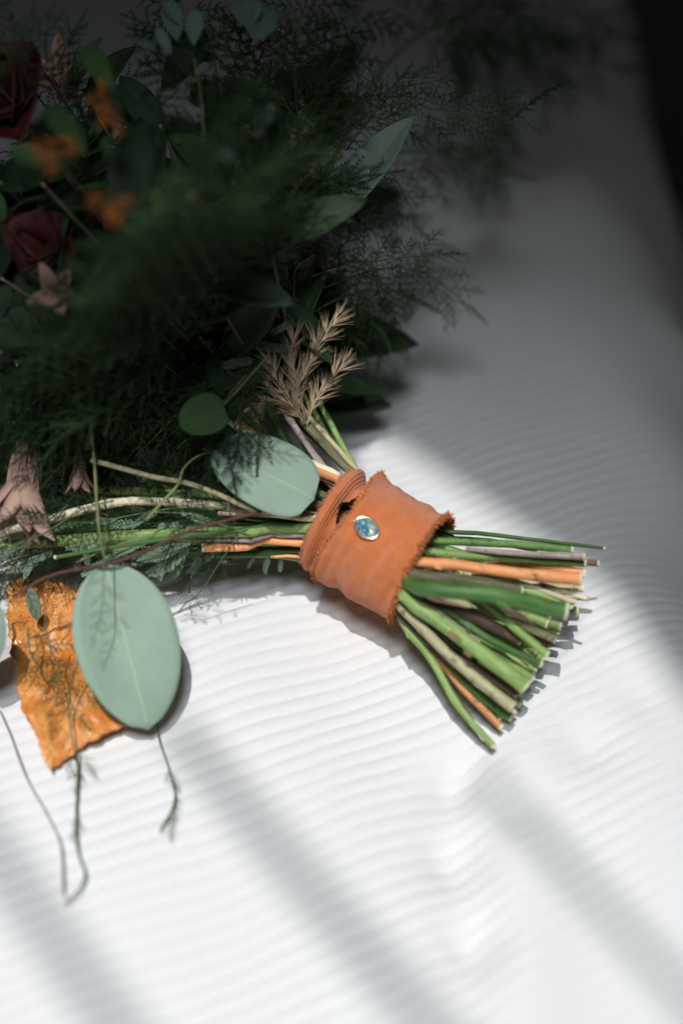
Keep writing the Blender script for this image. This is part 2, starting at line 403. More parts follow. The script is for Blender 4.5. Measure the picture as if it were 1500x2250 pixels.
A0 = P(725, 1138, .033); A1 = P(917, 1248, .033)
ax = (A1 - A0).normalized(); rlen = (A1 - A0).length
view = (CAM - (A0 + A1) / 2).normalized()
n1 = (view - ax * view.dot(ax)).normalized(); n2 = n1.cross(ax).normalized()
if n2.y > 0: n2 = -n2                                  # n2 points to the lower edge in the picture
RB = 0.0207
SHEAR = 0.6 * view.dot(ax)                              # the wrap runs a little obliquely round the handle
def stem(pts, width, mat, cut='cut', n=22, seg=10, nodes=(), taper=(1, 1), flat=1.0, wob=0.07, buds=(), name='stem', parent=None):
    """pts: (px, py, z); width in photo pixels; nodes: fractions along the length with a swollen joint"""
    wp = [P(*p) for p in pts]
    c = catmull(wp, n)
    rad = []
    for i, p in enumerate(c):
        t = i / (n - 1)
        r = width / 2 * pxm(p) * (taper[0] + (taper[1] - taper[0]) * t)
        for nd in nodes: r *= 1 + 0.18 * math.exp(-((t - nd) / 0.02) ** 2)
        rad.append(r)
    # natural slight waviness
    ph = random.random() * 50
    c = [Vector(p) + Vector((mnoise.noise((ph, i * 0.35, 0)), mnoise.noise((ph, i * 0.35, 5)), mnoise.noise((ph, i * 0.35, 9)))) * (rad[i] * 0.16) for i, p in enumerate(c)]
    e_ = Vector(c[-1]); d_ = (e_ - Vector(c[-2])).normalized(); c[-1] = e_ - d_ * .0009; c.append(e_); rad.append(rad[-1] * 1.03)
    cc = []
    for i, p in enumerate(c):                  # the ribbon squeezes the stems together
        u = (p - A0).dot(ax) / rlen - .09; foot = A0 + ax * ((u + .09) * rlen); off = p - foot
        out = max(0, u - 1, -u) * rlen
        lim = RB - (.0068 if -.05 < u < .5 else .0014) - rad[i] + out * .7
        cc.append(foot + off * min(1, max(lim, .001) / off.length) if out < .03 and off.length < .034 else p)
    c = cc
    V, F, U, MI = tube_geo(c, rad, seg, True, flat, wob, tilt=random.uniform(-.3, .3))
    for q_ in range((len(c) - 2) * seg, (len(c) - 1) * seg): MI[q_] = 1
    for (t, ang) in buds:                      # short broken side shoots
        i = int(t * (n - 1)); p = Vector(c[i]); d = (Vector(c[min(i + 1, n - 1)]) - Vector(c[i - 1])).normalized()
        s = d.cross((CAM - p).normalized()).normalized() * math.cos(ang) + (CAM - p).normalized() * math.sin(ang)
        q = p + s * rad[i] * 0.8
        tube_geo([q, q + (s + d * 0.8) * rad[i] * 0.5, q + (s + d * 1.4) * rad[i] * 0.9], [rad[i] * .5, rad[i] * .4, rad[i] * .25], 6, True, 1, .2, V, F, U, MI)
    return mesh_obj(name, V, F, [M[mat], M[cut]], parent or bouquet, U, MI)

def q2(x, y, z): return (820 + x / 2.778, 1120 + y / 2.778, z)    # from an enlarged crop of the stem ends
S = 1 / 2.778
# upper stems (far side of the fan)
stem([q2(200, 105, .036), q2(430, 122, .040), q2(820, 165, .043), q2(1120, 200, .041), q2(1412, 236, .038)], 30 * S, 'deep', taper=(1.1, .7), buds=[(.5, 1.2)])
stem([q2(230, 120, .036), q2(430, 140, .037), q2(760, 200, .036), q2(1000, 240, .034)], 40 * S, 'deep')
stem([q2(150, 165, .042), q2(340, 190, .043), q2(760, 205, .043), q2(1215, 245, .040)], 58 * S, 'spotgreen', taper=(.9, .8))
stem([q2(120, 240, .042), q2(280, 250, .044), q2(620, 285, .043), q2(1290, 325, .036)], 62 * S, 'green', nodes=(.27, .6), buds=[(.58, .6)], taper=(1, .8))
stem([q2(560, 240, .046), q2(760, 258, .046), q2(1000, 275, .044), q2(1285, 285, .042)], 46 * S, 'mauve', 'cutbrown', nodes=(.35, .98), taper=(.6, 1))
stem([q2(900, 280, .036), q2(1200, 310, .036), q2(1378, 330, .036)], 42 * S, 'brown', 'cutbrown', wob=.3)
stem([q2(700, 300, .036), q2(960, 325, .036), q2(1290, 392, .033)], 55 * S, 'orange', flat=.6)
stem([q2(60, 300, .046), q2(240, 318, .047), q2(520, 340, .047), q2(860, 385, .045), q2(1262, 425, .042)], 78 * S, 'orange', nodes=(.42,), buds=[(.42, .9), (.74, -1.2)], taper=(.75, 1.0))
stem([q2(500, 380, .034), q2(900, 460, .032), q2(1275, 480, .030)], 50 * S, 'pale')
stem([q2(60, 370, .045), q2(220, 395, .046), q2(440, 420, .046), q2(640, 445, .044), q2(900, 500, .038)], 74 * S, 'olive', wob=.18)
stem([q2(600, 400, .038), q2(850, 435, .038), q2(1235, 565, .034)], 34 * S, 'cream', flat=.6)
stem([q2(640, 400, .034), q2(1000, 455, .034), q2(1312, 545, .034)], 30 * S, 'cream', 'cutbrown', flat=.6)
stem([q2(600, 400, .036), q2(900, 480, .036), q2(1215, 590, .031)], 46 * S, 'green')
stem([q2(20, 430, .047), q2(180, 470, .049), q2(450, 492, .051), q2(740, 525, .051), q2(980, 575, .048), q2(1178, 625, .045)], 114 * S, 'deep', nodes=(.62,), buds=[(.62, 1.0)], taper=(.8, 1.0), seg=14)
stem([q2(900, 560, .03), q2(1245, 620, .026)], 60 * S, 'olive', 'cut')
# middle stems
stem([q2(420, 500, .030), q2(800, 600, .026), q2(1140, 715, .021)], 55 * S, 'green')
stem([q2(500, 520, .027), q2(900, 620, .024), q2(1135, 745, .018)], 45 * S, 'green', n=24)
stem([q2(420, 500, .030), q2(800, 610, .027), q2(1090, 820, .017)], 60 * S, 'brown', 'cutbrown', wob=.3)
stem([q2(300, 500, .036), q2(490, 555, .036), q2(900, 700, .030), q2(1112, 792, .026)], 52 * S, 'pale', nodes=(.5,))
stem([q2(120, 470, .036), q2(310, 540, .036), q2(700, 695, .031), q2(905, 795, .026)], 74 * S, 'brown', 'cutbrown', nodes=(.64,), wob=.16)
stem([q2(520, 460, .042), q2(700, 580, .040), q2(900, 755, .033), q2(1062, 885, .026)], 50 * S, 'green', flat=.7)
stem([q2(300, 600, .024), q2(760, 770, .020), q2(1040, 910, .014)], 60 * S, 'green')
stem([q2(200, 500, .034), q2(370, 575, .035), q2(650, 755, .032), q2(820, 850, .028), q2(1022, 945, .022)], 44 * S, 'deep', nodes=(.45,), buds=[(.46, .8)])
stem([q2(330, 620, .022), q2(640, 800, .019), q2(992, 985, .012)], 62 * S, 'green')
stem([q2(120, 450, .036), q2(260, 530, .037), q2(450, 670, .034), q2(640, 815, .028)], 36 * S, 'mauve', 'cutbrown', wob=.25)
stem([q2(350, 620, .025), q2(740, 870, .021), q2(972, 1040, .014)], 58 * S, 'green', nodes=(.6,))
stem([q2(360, 640, .028), q2(640, 830, .023), q2(955, 1055, .015)], 24 * S, 'red')
big_green = stem([q2(20, 430, .038), q2(170, 515, .039), q2(300, 612, .038), q2(600, 830, .031), q2(930, 1085, .021)], 102 * S, 'green', nodes=(.21,), buds=[(.21, .9)], taper=(.8, 1.0), seg=14)
# lower stems (near side)
stem([q2(100, 560, .026), q2(480, 860, .020), q2(880, 1135, .012)], 46 * S, 'brown', 'cutbrown', wob=.35, nodes=(.75,))
stem([q2(60, 560, .018), q2(500, 930, .012), q2(900, 1190, .007)], 60 * S, 'green')
stem([q2(0, 480, .032), q2(140, 572, .033), q2(500, 920, .026), q2(850, 1210, .018)], 64 * S, 'pale', nodes=(.5,), taper=(.85, 1.15), buds=[(.52, -1)])
stem([q2(40, 560, .028), q2(280, 770, .023), q2(480, 940, .018), q2(640, 1050, .014)], 40 * S, 'brown', 'cutbrown', wob=.35)
stem([q2(80, 590, .020), q2(350, 850, .014), q2(700, 1160, .008), q2(850, 1260, .006)], 84 * S, 'spotgreen', seg=12)
stem([q2(200, 720, .014), q2(500, 1000, .010), q2(870, 1250, .006)], 46 * S, 'green')
stem([q2(60, 600, .024), q2(370, 890, .017), q2(560, 1110, .012), q2(785, 1332, .006)], 40 * S, 'red', taper=(.8, 1.1))
stem([q2(0, 540, .026), q2(100, 625, .026), q2(330, 880, .019), q2(520, 1200, .011), q2(738, 1450, .004)], 50 * S, 'green', nodes=(.42, .72), taper=(1.05, .85), buds=[(.40, .9), (.72, -1.2)])
stem([q2(200, 740, .016), q2(400, 990, .011), q2(560, 1220, .008), q2(712, 1445, .003)], 22 * S, 'maroon', 'cutbrown')
stem([q2(120, 640, .018), q2(300, 820, .013), q2(600, 1130, .008), q2(770, 1290, .005)], 32 * S, 'deep')
# interior filler stems, mostly hidden
fr = random.Random(5)
for i in range(16):
    f = (i + .5) / 16
    ex = 1240 + (790 - 1240) * f + fr.uniform(-30, 10); ey = 400 + (1290 - 400) * f
    sx = 250 - 150 * f; sy = 180 + 420 * f
    z1 = .030 * (1 - f) + .008 + fr.uniform(-.003, .002) - .006
    z0 = .030 - .012 * f
    stem([q2(sx, sy, z0), q2((sx + ex) / 2, (sy + ey) / 2 + 10, (z0 + z1) / 2), q2(ex, ey, max(z1, .003))], fr.uniform(36, 66) * S,
         fr.choice(['green', 'green', 'deep', 'brown', 'spotgreen', 'pale', 'green']), n=12)

def scar(host, px, py, z, lx, ly, ang):
    c = P(px, py, z); m_ = pxm(c); V, F = [], []
    xd = Vector((math.cos(ang), 0, 0)) - UPV * math.sin(ang); nz_ = (CAM - c).normalized(); yd = nz_.cross(xd).normalized()
    for r_, h_ in ((1.15, -.2), (1.0, .10), (.75, .12), (.5, .0), (.0, -.02)):
        for k_ in range(14):
            a = 2 * math.pi * k_ / 14; V.append(c + xd * (math.cos(a) * lx * m_ * r_) + yd * (math.sin(a) * ly * m_ * r_) + nz_ * h_ * ly * m_)
    for i_ in range(4):
        for k_ in range(14): F.append((i_ * 14 + k_, i_ * 14 + (k_ + 1) % 14, i_ * 14 + 14 + (k_ + 1) % 14, i_ * 14 + 14 + k_))
    mesh_obj('leaf_scar', V, F, M['scar'], host)
scar(big_green, *q2(495, 775, .0395), 17, 7, R(38))
scar(big_green, *q2(575, 880, .036), 10, 4, R(38))
# the tight core of stems inside the ribbon
for i in range(11):
    a_c = i * 2.4; r_c = .0035 + .0085 * ((i * .618) % 1)
    o_c = n1 * (math.cos(a_c) * r_c) + n2 * (math.sin(a_c) * r_c)
    V, F, U, MI = tube_geo(catmull([A0 - ax * .012 + o_c * 1.1, A0 + ax * rlen * .5 + o_c * .9, A1 + ax * .012 + o_c * 1.1], 9), [.0027] * 9, 8, True, 1, .08)
    mesh_obj('stem', V, F, [M[('deep', 'brown', 'olive', 'deep')[i % 4]], M['cut']], bouquet, U, MI)
# stems on the flower side of the ribbon
stem([(700, 1216, .034), (662, 1212, .036), (555, 1201, .037), (443, 1203, .036)], 21, 'orange', nodes=(.55,))
stem([(700, 1228, .026), (640, 1222, .028), (595, 1224, .028)], 10, 'orange', taper=(1, .5))
stem([(700, 1232, .022), (600, 1219, .024), (400, 1210, .026), (150, 1200, .028)], 18, 'green')
stem([(700, 1195, .040), (667, 1191, .041), (560, 1188, .041), (440, 1183, .040), (200, 1180, .038)], 13, 'mauve', 'cutbrown', wob=.25)
stem([(710, 1180, .043), (672, 1172, .044), (560, 1170, .044), (380, 1172, .042), (100, 1190, .038)], 25, 'green', nodes=(.3,))
stem([(720, 1160, .047), (676, 1157, .047), (520, 1166, .046), (400, 1180, .046), (280, 1197, .045), (120, 1225, .04)], 9, 'deep')
stem([(720, 1122, .05), (640, 1124, .052), (583, 1123, .053), (500, 1143, .054), (420, 1165, .053), (270, 1230, .05), (117, 1263, .045), (23, 1315, .04)], 7, 'maroon', 'cutbrown', n=34, nodes=(.2, .36, .6), buds=[(.36, 1), (.6, 1.3)], wob=.3)
stem([(720, 1150, .046), (676, 1143, .047), (597, 1132, .047), (480, 1128, .046)], 15, 'pink', taper=(1, .6))
stem([(700, 1135, .044), (574, 1119, .046), (406, 1105, .048), (280, 1102, .049), (187, 1119, .048), (0, 1170, .045), (-150, 1200, .045)], 19, 'cream', n=30, nodes=(.35, .6), wob=.2)
stem([(690, 1145, .05), (569, 1123, .053), (467, 1081, .056), (406, 1060, .058), (330, 1046, .06), (200, 1010, .066)], 13, 'pale', taper=(.9, .9))
stem([(720, 1150, .034), (600, 1160, .034), (400, 1150, .034), (100, 1160, .034), (-100, 1170, .034)], 26, 'deep')
stem([(720, 1190, .030), (600, 1190, .030), (300, 1185, .030), (0, 1195, .03)], 24, 'green')
stem([(720, 1130, .036), (600, 1100, .04), (400, 1085, .04), (150, 1075, .04)], 20, 'green')
stem([(740, 1110, .046), (700, 1108, .047), (600, 1085, .05), (480, 1050, .052)], 18, 'brown', 'cutbrown')
stem([(740, 1090, .047), (700, 1085, .049), (600, 1040, .052), (450, 980, .06)], 18, 'deep')
stem([(745, 1100, .049), (690, 1078, .05), (600, 1030, .054), (500, 960, .06)], 14, 'olive')
stem([(790, 1075, .049), (745, 1053, .051), (670, 1020, .053), (560, 960, .056), (480, 905, .06)], 27, 'orange', nodes=(.12, .2), buds=[(.16, .8)])
stem([(790, 1068, .051), (750, 1045, .053), (670, 1010, .055), (560, 960, .058), (500, 925, .06)], 16, 'cream', flat=.5)
stem([(760, 1078, .048), (700, 1048, .05), (620, 1010, .052)], 12, 'maroon')
stem([(790, 1075, .046), (740, 1050, .05), (700, 1012, .054), (640, 925, .063), (600, 860, .068), (545, 768, .078)], 14, 'mauve', 'cutbrown', n=30, nodes=(.4, .62), wob=.3, buds=[(.6, 1)])
stem([(800, 1060, .044), (765, 1033, .048), (720, 985, .054), (665, 925, .06), (640, 890, .064)], 19, 'olive', nodes=(.45,))
stem([(790, 1040, .042), (745, 990, .048), (700, 940, .054), (670, 905, .058)], 12, 'pale')
stem([(815, 1062, .040), (785, 1035, .042), (750, 975, .047), (705, 890, .054), (680, 840, .06)], 13, 'green')
stem([(800, 1062, .038), (765, 1030, .041), (730, 980, .046), (690, 905, .052), (660, 860, .058)], 13, 'green')
stem([(790, 1060, .040), (750, 1020, .044), (690, 960, .05), (600, 880, .06)], 16, 'brown')
for i in range(14):
    f = i / 13
    a0 = (735 + 30 * (1 - f), 1070 + 140 * f, .030 + .006 * (1 - f))
    a2 = (620 - 520 * f, 850 + 320 * f, .06 - .03 * f)
    stem([a0, ((a0[0] + a2[0]) / 2 - 20, (a0[1] + a2[1]) / 2 + 25, (a0[2] + a2[2]) / 2 - .006), a2], fr.uniform(10, 20), fr.choice(['deep', 'green', 'brown', 'olive', 'pale']), n=12)

# ------------------------------------------------------------------ ribbon wrap
def ribbon_layer(name, u0f, u1f, rf, nu, nvv, parent, seed, fold):
    V, U, F = [], [], []
    for i in range(nu + 1):
        for j in range(nvv + 1):
            phi = -math.pi + 2 * math.pi * j / nvv             # the seam lies underneath
            s = math.sin(phi); cph = math.cos(phi); k1, k2 = cph * 1.4 + seed, s * 1.4
            ua, ub = u0f(phi), u1f(phi)
            # woven edges are never straight
            ua += 0.016 * mnoise.noise((k1 * 2, k2 * 2, 0)) + .008 * mnoise.noise((k1 * 8, k2 * 8, 0))
            ub += 0.018 * mnoise.noise((k1 * 2, k2 * 2, 7)) + .010 * mnoise.noise((k1 * 8, k2 * 8, 7))
            u = ua + (ub - ua) * i / nu
            r = rf(u, phi)
            # soft folds that run with the wrap and fade out
            r += fold * (mnoise.noise((u * 5.5 + 0.6 * s + seed, k1 * .7, k2 * .7)) + 0.35 * mnoise.noise((u * 13 + 1.2 * s, k1 * .9, k2 * .9)))
            r += fold * .05 * mnoise.noise((u * 40, k1 * 5, k2 * 5))
            p = A0 + ax * (u * rlen + SHEAR * cph * r) + n1 * (cph * r) + n2 * (s * r)
            V.append(p); U.append((u * rlen, phi * RB))
    w_ = nvv + 1
    for i in range(nu):
        for j in range(nvv):
            a = i * w_ + j
            F.append((a, a + w_, a + w_ + 1, a + 1))
    o = mesh_obj(name, V, F, M['ribbon'], parent, U)
    md = o.modifiers.new('thickness', 'SOLIDIFY'); md.thickness = 0.0005; md.offset = 0
    return o, V, nu, w_
def frays(layer, rows, sign, count, parent, lo=.0008, hi=.0026):
    o, V, nu, nvv = layer
    VV, FF, UU, MI = [], [], [], []
    for _ in range(count):
        j = random.randrange(nvv); i = rows
        p = Vector(V[i * nvv + j]); p2 = Vector(V[i * nvv + (j + 1) % nvv])
        p = p.lerp(p2, random.random())
        rad = (p - (A0 + ax * ((p - A0).dot(ax)))).normalized()
        tan = ax.cross(rad)
        L = random.uniform(lo, hi); pts = [p - ax * sign * .0004]
        d = (ax * sign * random.uniform(.4, 1) + rad * random.uniform(-.15, .6) + tan * random.uniform(-.9, .9)).normalized()
        for s in range(4):
            pts.append(pts[-1] + d * L / 4)
            d = (d + Vector((random.uniform(-1, 1), random.uniform(-1, 1), random.uniform(-1, 1))) * .65).normalized()
        r = random.uniform(.00011, .00021)
        tube_geo(pts, [r, r, r, r * .9, r * .6], 4, False, 1, 0, VV, FF, UU, MI)
    f = mesh_obj('frayed_thread', VV, FF, M['thread'], parent, UU); f['kind'] = 'stuff'
    return f
wrap = empty('ribbon_wrap'); wrap.parent = bouquet
bumpR = lambda u: 0.0006 * math.sin(u * 3.1)
def gauss(x, m, w): return math.exp(-((x - m) / w) ** 2)
L1 = ribbon_layer('ribbon_layer', lambda f: 0.0, lambda f: 0.36 - .25 * gauss(f, -.32, .60), lambda u, f: RB - .0040 + .0050 * gauss(u, .045, .08) - .002 * gauss(u, .14, .04) * gauss(f, -.38, .5), 30, 150, wrap, 2.2, .0009)
frays(L1, 0, -1, 900, wrap, .0006, .0022)
L2 = ribbon_layer('ribbon_layer', lambda f: 0.185 + .02 * math.cos(f + 2.2) + .09 * gauss(f, -.32, .50), lambda f: 0.42,
                  lambda u, f: RB - .0036 + .0014 * gauss(u, .24, .03) * (1 + .6 * math.sin(f * 2 + 1)), 22, 150, wrap, 5.1, .0005)
frays(L2, 0, -1, 900, wrap, .0006, .0018)
frays(L1, 30, 1, 500, wrap, .0005, .0012)
def r3(u, f):
    lift_ = .0026 * gauss(u, .31, .10) * gauss(f, -.32, .6)
    return RB + .0006 + .0012 * math.sin(min(1, max(0, u)) * math.pi) + .0014 * gauss(u, .24, .06) + lift_
L3 = ribbon_layer('ribbon_layer', lambda f: 0.225 + .03 * math.cos(f + 1.6) + .085 * gauss(f, -.32, .55), lambda f: 1.0 + .012 * math.sin(2 * f), r3, 80, 180, wrap, 8.4, .0016)
frays(L3, 0, -1, 1700, wrap, .0010, .0028)
frays(L3, 80, 1, 2200, wrap, .0010, .0036)

# ------------------------------------------------------------------ pinned opal charm
gold = NT('gold'); gold.p.inputs['Metallic'].default_value = 1; gold.p.inputs['Roughness'].default_value = 0.22
gold.p.inputs['Base Color'].default_value = (0.86, 0.72, 0.5, 1)
op = NT('opal')
vo = op.n('ShaderNodeTexVoronoi'); vo.inputs['Scale'].default_value = 1500
op.l(op.uv(1, 1, 1, 'Object'), vo.inputs['Vector'])
wn = op.n('ShaderNodeTexWhiteNoise'); op.l(vo.outputs['Position'], wn.inputs['Vector'])
c = op.ramp(wn.outputs[0], [(0.0, (0.02, 0.07, 0.16)), (0.22, (0.03, 0.14, 0.28)), (0.42, (0.05, 0.25, 0.36)), (0.60, (0.10, 0.36, 0.42)), (0.74, (0.3, 0.5, 0.4)), (0.84, (0.8, 0.68, 0.25)), (0.92, (0.75, 0.4, 0.25)), (0.97, (0.03, 0.1, 0.3))])
op.l(c, op.p.inputs['Base Color']); op.p.inputs['Roughness'].default_value = 0.08
op.p.inputs['Coat Weight'].default_value = 1.0; op.p.inputs['Coat Roughness'].default_value = 0.03
charm_c = P(806, 1161, .030)
# the surface point of the ribbon under that pixel
d = ray(806, 1161).normalized(); rel = CAM - A0
dd = d - ax * d.dot(ax); rr = rel - ax * rel.dot(ax)
Rr = RB + .0030; qa, qb, qc = dd.dot(dd), 2 * dd.dot(rr), rr.dot(rr) - Rr * Rr
tt = (-qb - math.sqrt(qb * qb - 4 * qa * qc)) / (2 * qa)
hit = CAM + d * tt
rad = (hit - A0 - ax * (hit - A0).dot(ax)).normalized()
nz = (rad * 0.75 + Vector((0.12, 0.0, 0.45)) + view * .35).normalized()
xim = (Vector((1, 0, 0)) * 1.0 - UPV * 0.95).normalized()
charm = empty('charm', hit)
Mx = frame(hit, hit + (xim - nz * xim.dot(nz)), nz, scale=1.0)
charm.matrix_local = Mx
charm['label'] = 'tiny oval blue opal charm in a gold bezel pinned on the rust ribbon'
charm['category'] = 'charm'
a_, b_ = .0048, .0033
NS = 40
def oval_rings(rings):
    V, F = [], []
    for (sc, z) in rings:
        for k_ in range(NS):
            t = 2 * math.pi * k_ / NS
            V.append((math.cos(t) * (a_ + sc), math.sin(t) * (b_ + sc), z))
    for i in range(len(rings) - 1):
        for k_ in range(NS):
            p = i * NS + k_; q = i * NS + (k_ + 1) % NS
            F.append((p, q, q + NS, p + NS))
    return V, F
V, F = oval_rings([(-.0006, -.0010), (.0003, -.0010), (.00055, -.0008), (.00045, .0002), (.00062, .0005), (.00055, .0009), (.0002, .00105), (-.0002, .0008), (-.0003, .0002)])
mesh_obj('bezel', V, F, gold.m, charm)
V, F = oval_rings([(-.0001, .0004), (-.0002, .0008), (-.0009, .0013), (-.0018, .0016), (-.0026, .00175)])
V.append((0, 0, .0018)); F += [(4 * NS + k_, 4 * NS + (k_ + 1) % NS, len(V) - 1) for k_ in range(NS)]
mesh_obj('opal_stone', V, F, op.m, charm)
ring = [(-a_ - .0010 + .0011 * math.cos(t), .0011 * math.sin(t), .0001) for t in np.linspace(0, 2 * math.pi, 18)]
V, F, U, MI = tube_geo(ring, [.00028] * 18, 8, False)
mesh_obj('bail', V, F, gold.m, charm)

# ------------------------------------------------------------------ leaves
def leaf_mesh(shape, nu=22, nv=10, wid=0.4, bend=0.05, cup=0.08, fold=0.04, wave=0.01, seed=0, tooth=0.0):
    """unit-length leaf along +X; shape(t) gives the half width share"""
    V, U, F = [], [], []
    for i in range(nu + 1):
        t = i / nu
        hw = max(shape(t) * wid / 2, 0.0015)
        for j in range(-nv // 2, nv // 2 + 1):
            s = j / (nv / 2)
            hh = hw * (1 + tooth * mnoise.noise((t * 30, s * 2 + seed, seed)) * abs(s))
            y = s * hh
            z = -bend * 4 * (t - .5) ** 2 + bend + cup * s * s * hw * 2 - fold * hw * (1 - abs(s)) + wave * mnoise.noise((t * 3 + seed, s * 1.5, seed))
            V.append((t, y, z)); U.append((t, s * shape(t)))
    w_ = nv // 2 * 2 + 1
    for i in range(nu):
        for j in range(w_ - 1):
            a = i * w_ + j; F.append((a, a + w_, a + w_ + 1, a + 1))
    return V, F, U
ell = lambda p, q: (lambda t: (max(t, 0) ** p * max(1 - t, 0) ** q) / ((p / (p + q)) ** p * (q / (p + q)) ** q))
def leaf_data(name, mat, th=0.012, **kw):
    V, F, U = leaf_mesh(**kw)
    o = mesh_obj(name, V, F, mat, None, U); me_ = o.data
    col.objects.unlink(o); bpy.data.objects.remove(o)
    return me_
def put_leaf(me_, base, tip, nrm, parent, name='leaf', th=0.0004):
    o = inst(name, me_, parent, frame(base, tip, nrm))
    sc = (Vector(tip) - Vector(base)).length
    md = o.modifiers.new('thickness', 'SOLIDIFY'); md.thickness = th / sc; md.offset = 0
    return o
def toward(p, up=0.5): return ((CAM - Vector(p)).normalized() + Vector((0, 0, up))).normalized()

def twig(name, pts, width, mat, parent=None, n=16, nodes=()):
    return stem(pts, width, mat, 'cutbrown', n=n, seg=6, nodes=nodes, name=name, parent=parent, taper=(1, .6))

# eucalyptus: three big leaves and smaller neighbours, on their twigs
e1 = twig('eucalyptus_sprig', [(200, 940, .078), (208, 1020, .07), (214, 1120, .064), (222, 1190, .056), (234, 1250, .046)], 7, 'olivegreen')
me1 = leaf_data('eucalyptus_leaf', M['eucalyptus'], shape=lambda t: ell(.55, .62)(t), wid=.60, bend=.03, cup=.10, fold=.03, wave=.02, seed=3)
b, t_ = P(232, 1240, .046), P(326, 1603, .010); put_leaf(me1, b, t_, toward(b, .6) + Vector((.1, 0, 0)), e1)
e2 = twig('eucalyptus_sprig', [(322, 1142, .054), (360, 1100, .06), (392, 1063, .062), (403, 1030, .064), (434, 1002, .065), (474, 990, .066)], 7, 'olivegreen')
me2 = leaf_data('eucalyptus_leaf', M['eucalyptus'], shape=lambda t: ell(.48, .36)(t), wid=.68, bend=.05, cup=.05, fold=.03, wave=.03, seed=7)
b, t_ = P(468, 985, .066), P(690, 1098, .054); put_leaf(me2, b, t_, Vector((.12, -.42, .9)), e2)
me2b = leaf_data('eucalyptus_leaf', M['leafgreen'], shape=lambda t: ell(.5, .4)(t), wid=.85, bend=.05, cup=.2, fold=.03, wave=.03, seed=9)
b, t_ = P(395, 935, .085), P(495, 900, .085); put_leaf(me2b, b, t_, toward(b), e2)
e3 = twig('eucalyptus_sprig', [(640, 640, .10), (680, 560, .11), (722, 480, .115)], 7, 'olive')
me3 = leaf_data('eucalyptus_leaf', M['eucalyptus'], shape=lambda t: ell(.75, .9)(t), wid=.30, bend=.03, cup=.15, fold=.12, wave=.02, seed=12)
b, t_ = P(715, 495, .116), P(908, 255, .145); put_leaf(me3, b, t_, Vector((-.3, -.55, .75)), e3)
e4 = twig('eucalyptus_sprig', [(-60, 1200, .07), (-45, 1260, .06), (-42, 1302, .05)], 8, 'pale')
b, t_ = P(-42, 1300, .05), P(-38, 1480, .03); put_leaf(me1, b, t_, toward(b), e4)
# slim pale leaves by the orange leaf
for (bx, by, tx, ty, z0, z1) in ((72, 1230, 52, 1275, .03, .028), (66, 1290, 84, 1365, .03, .015), (45, 1240, 15, 1262, .03, .03)):
    b, t_ = P(bx, by, z0), P(tx, ty, z1); put_leaf(me3, b, t_, toward(b), e1)
# long green blades
blade = leaf_data('blade_leaf', M['leafgreen'], shape=lambda t: ell(.6, 1.0)(t), wid=.2, bend=.05, cup=.2, fold=.25, wave=.02, seed=21)
gsp = twig('ruscus_sprig', [(640, 800, .07), (636, 740, .08), (640, 660, .09), (655, 600, .1)], 6, 'green')
for (bx, by, tx, ty, z0, z1) in ((640, 740, 722, 588, .085, .105), (648, 690, 690, 560, .09, .11), (636, 800, 620, 700, .07, .08), (700, 840, 845, 862, .045, .03)):
    b, t_ = P(bx, by, z0), P(tx, ty, z1); put_leaf(blade, b, t_, toward(b), gsp)

# the orange autumn leaf, toothed, buckled on the cloth
OUT = [(40, 1262), (110, 1272), (180, 1296), (232, 1360), (262, 1450), (285, 1588), (235, 1612), (190, 1634), (150, 1662), (110, 1692),
       (92, 1650), (74, 1605), (50, 1560), (42, 1505), (28, 1445), (18, 1380), (14, 1300)]
ring = []
for i_, a_o in enumerate(OUT):
    b_o = OUT[(i_ + 1) % len(OUT)]
    nseg_ = max(2, int(math.dist(a_o, b_o) / 7))
    for q in range(nseg_):
        f = q / nseg_; x = a_o[0] + (b_o[0] - a_o[0]) * f; y = a_o[1] + (b_o[1] - a_o[1]) * f
        dx, dy = y and (b_o[1] - a_o[1]), -(b_o[0] - a_o[0]); L_ = math.hypot(dx, dy)
        tooth = 5.0 * ((q * .37 + i_ * .3) % 1.0) - 2.5 + 5 * mnoise.noise((x * .04, y * .04, 0))
        ring.append((x + dx / L_ * tooth, y + dy / L_ * tooth))
cx_, cy_ = 140, 1470
V, F, U = [], [], []
NR = 14
def au_z(x, y):
    q = P(x, y, .006); zb = float(bed_soft(np.array(q.x), np.array(q.y)))
    return zb + .0045 + .010 * max(0, (1420 - y) / 200) + .0045 * mnoise.noise((x * .013, y * .013, 3)) + .0018 * mnoise.noise((x * .045, y * .045, 6)) + .004 * abs(x - 150 - (y - 1470) * .15) / 120
for r_ in range(NR + 1):
    f = r_ / NR
    for (x, y) in ring:
        xx, yy = cx_ + (x - cx_) * f, cy_ + (y - cy_) * f
        V.append(P(xx, yy, max(.0025, au_z(xx, yy))))
        U.append(((yy - 1260) / 430.0, (xx - 150 + (yy - 1470) * .1) / 130.0))
m_ = len(ring)
for r_ in range(NR):
    for q in range(m_):
        a = r_ * m_ + q; b = r_ * m_ + (q + 1) % m_
        F.append((a, b, b + m_, a + m_))
au = mesh_obj('autumn_leaf', V, F, M['autumn'], bouquet, U)
au.modifiers.new('thickness', 'SOLIDIFY').thickness = .0005
au['label'] = 'orange leaf with jagged toothed edge and wet gloss under the ferns'

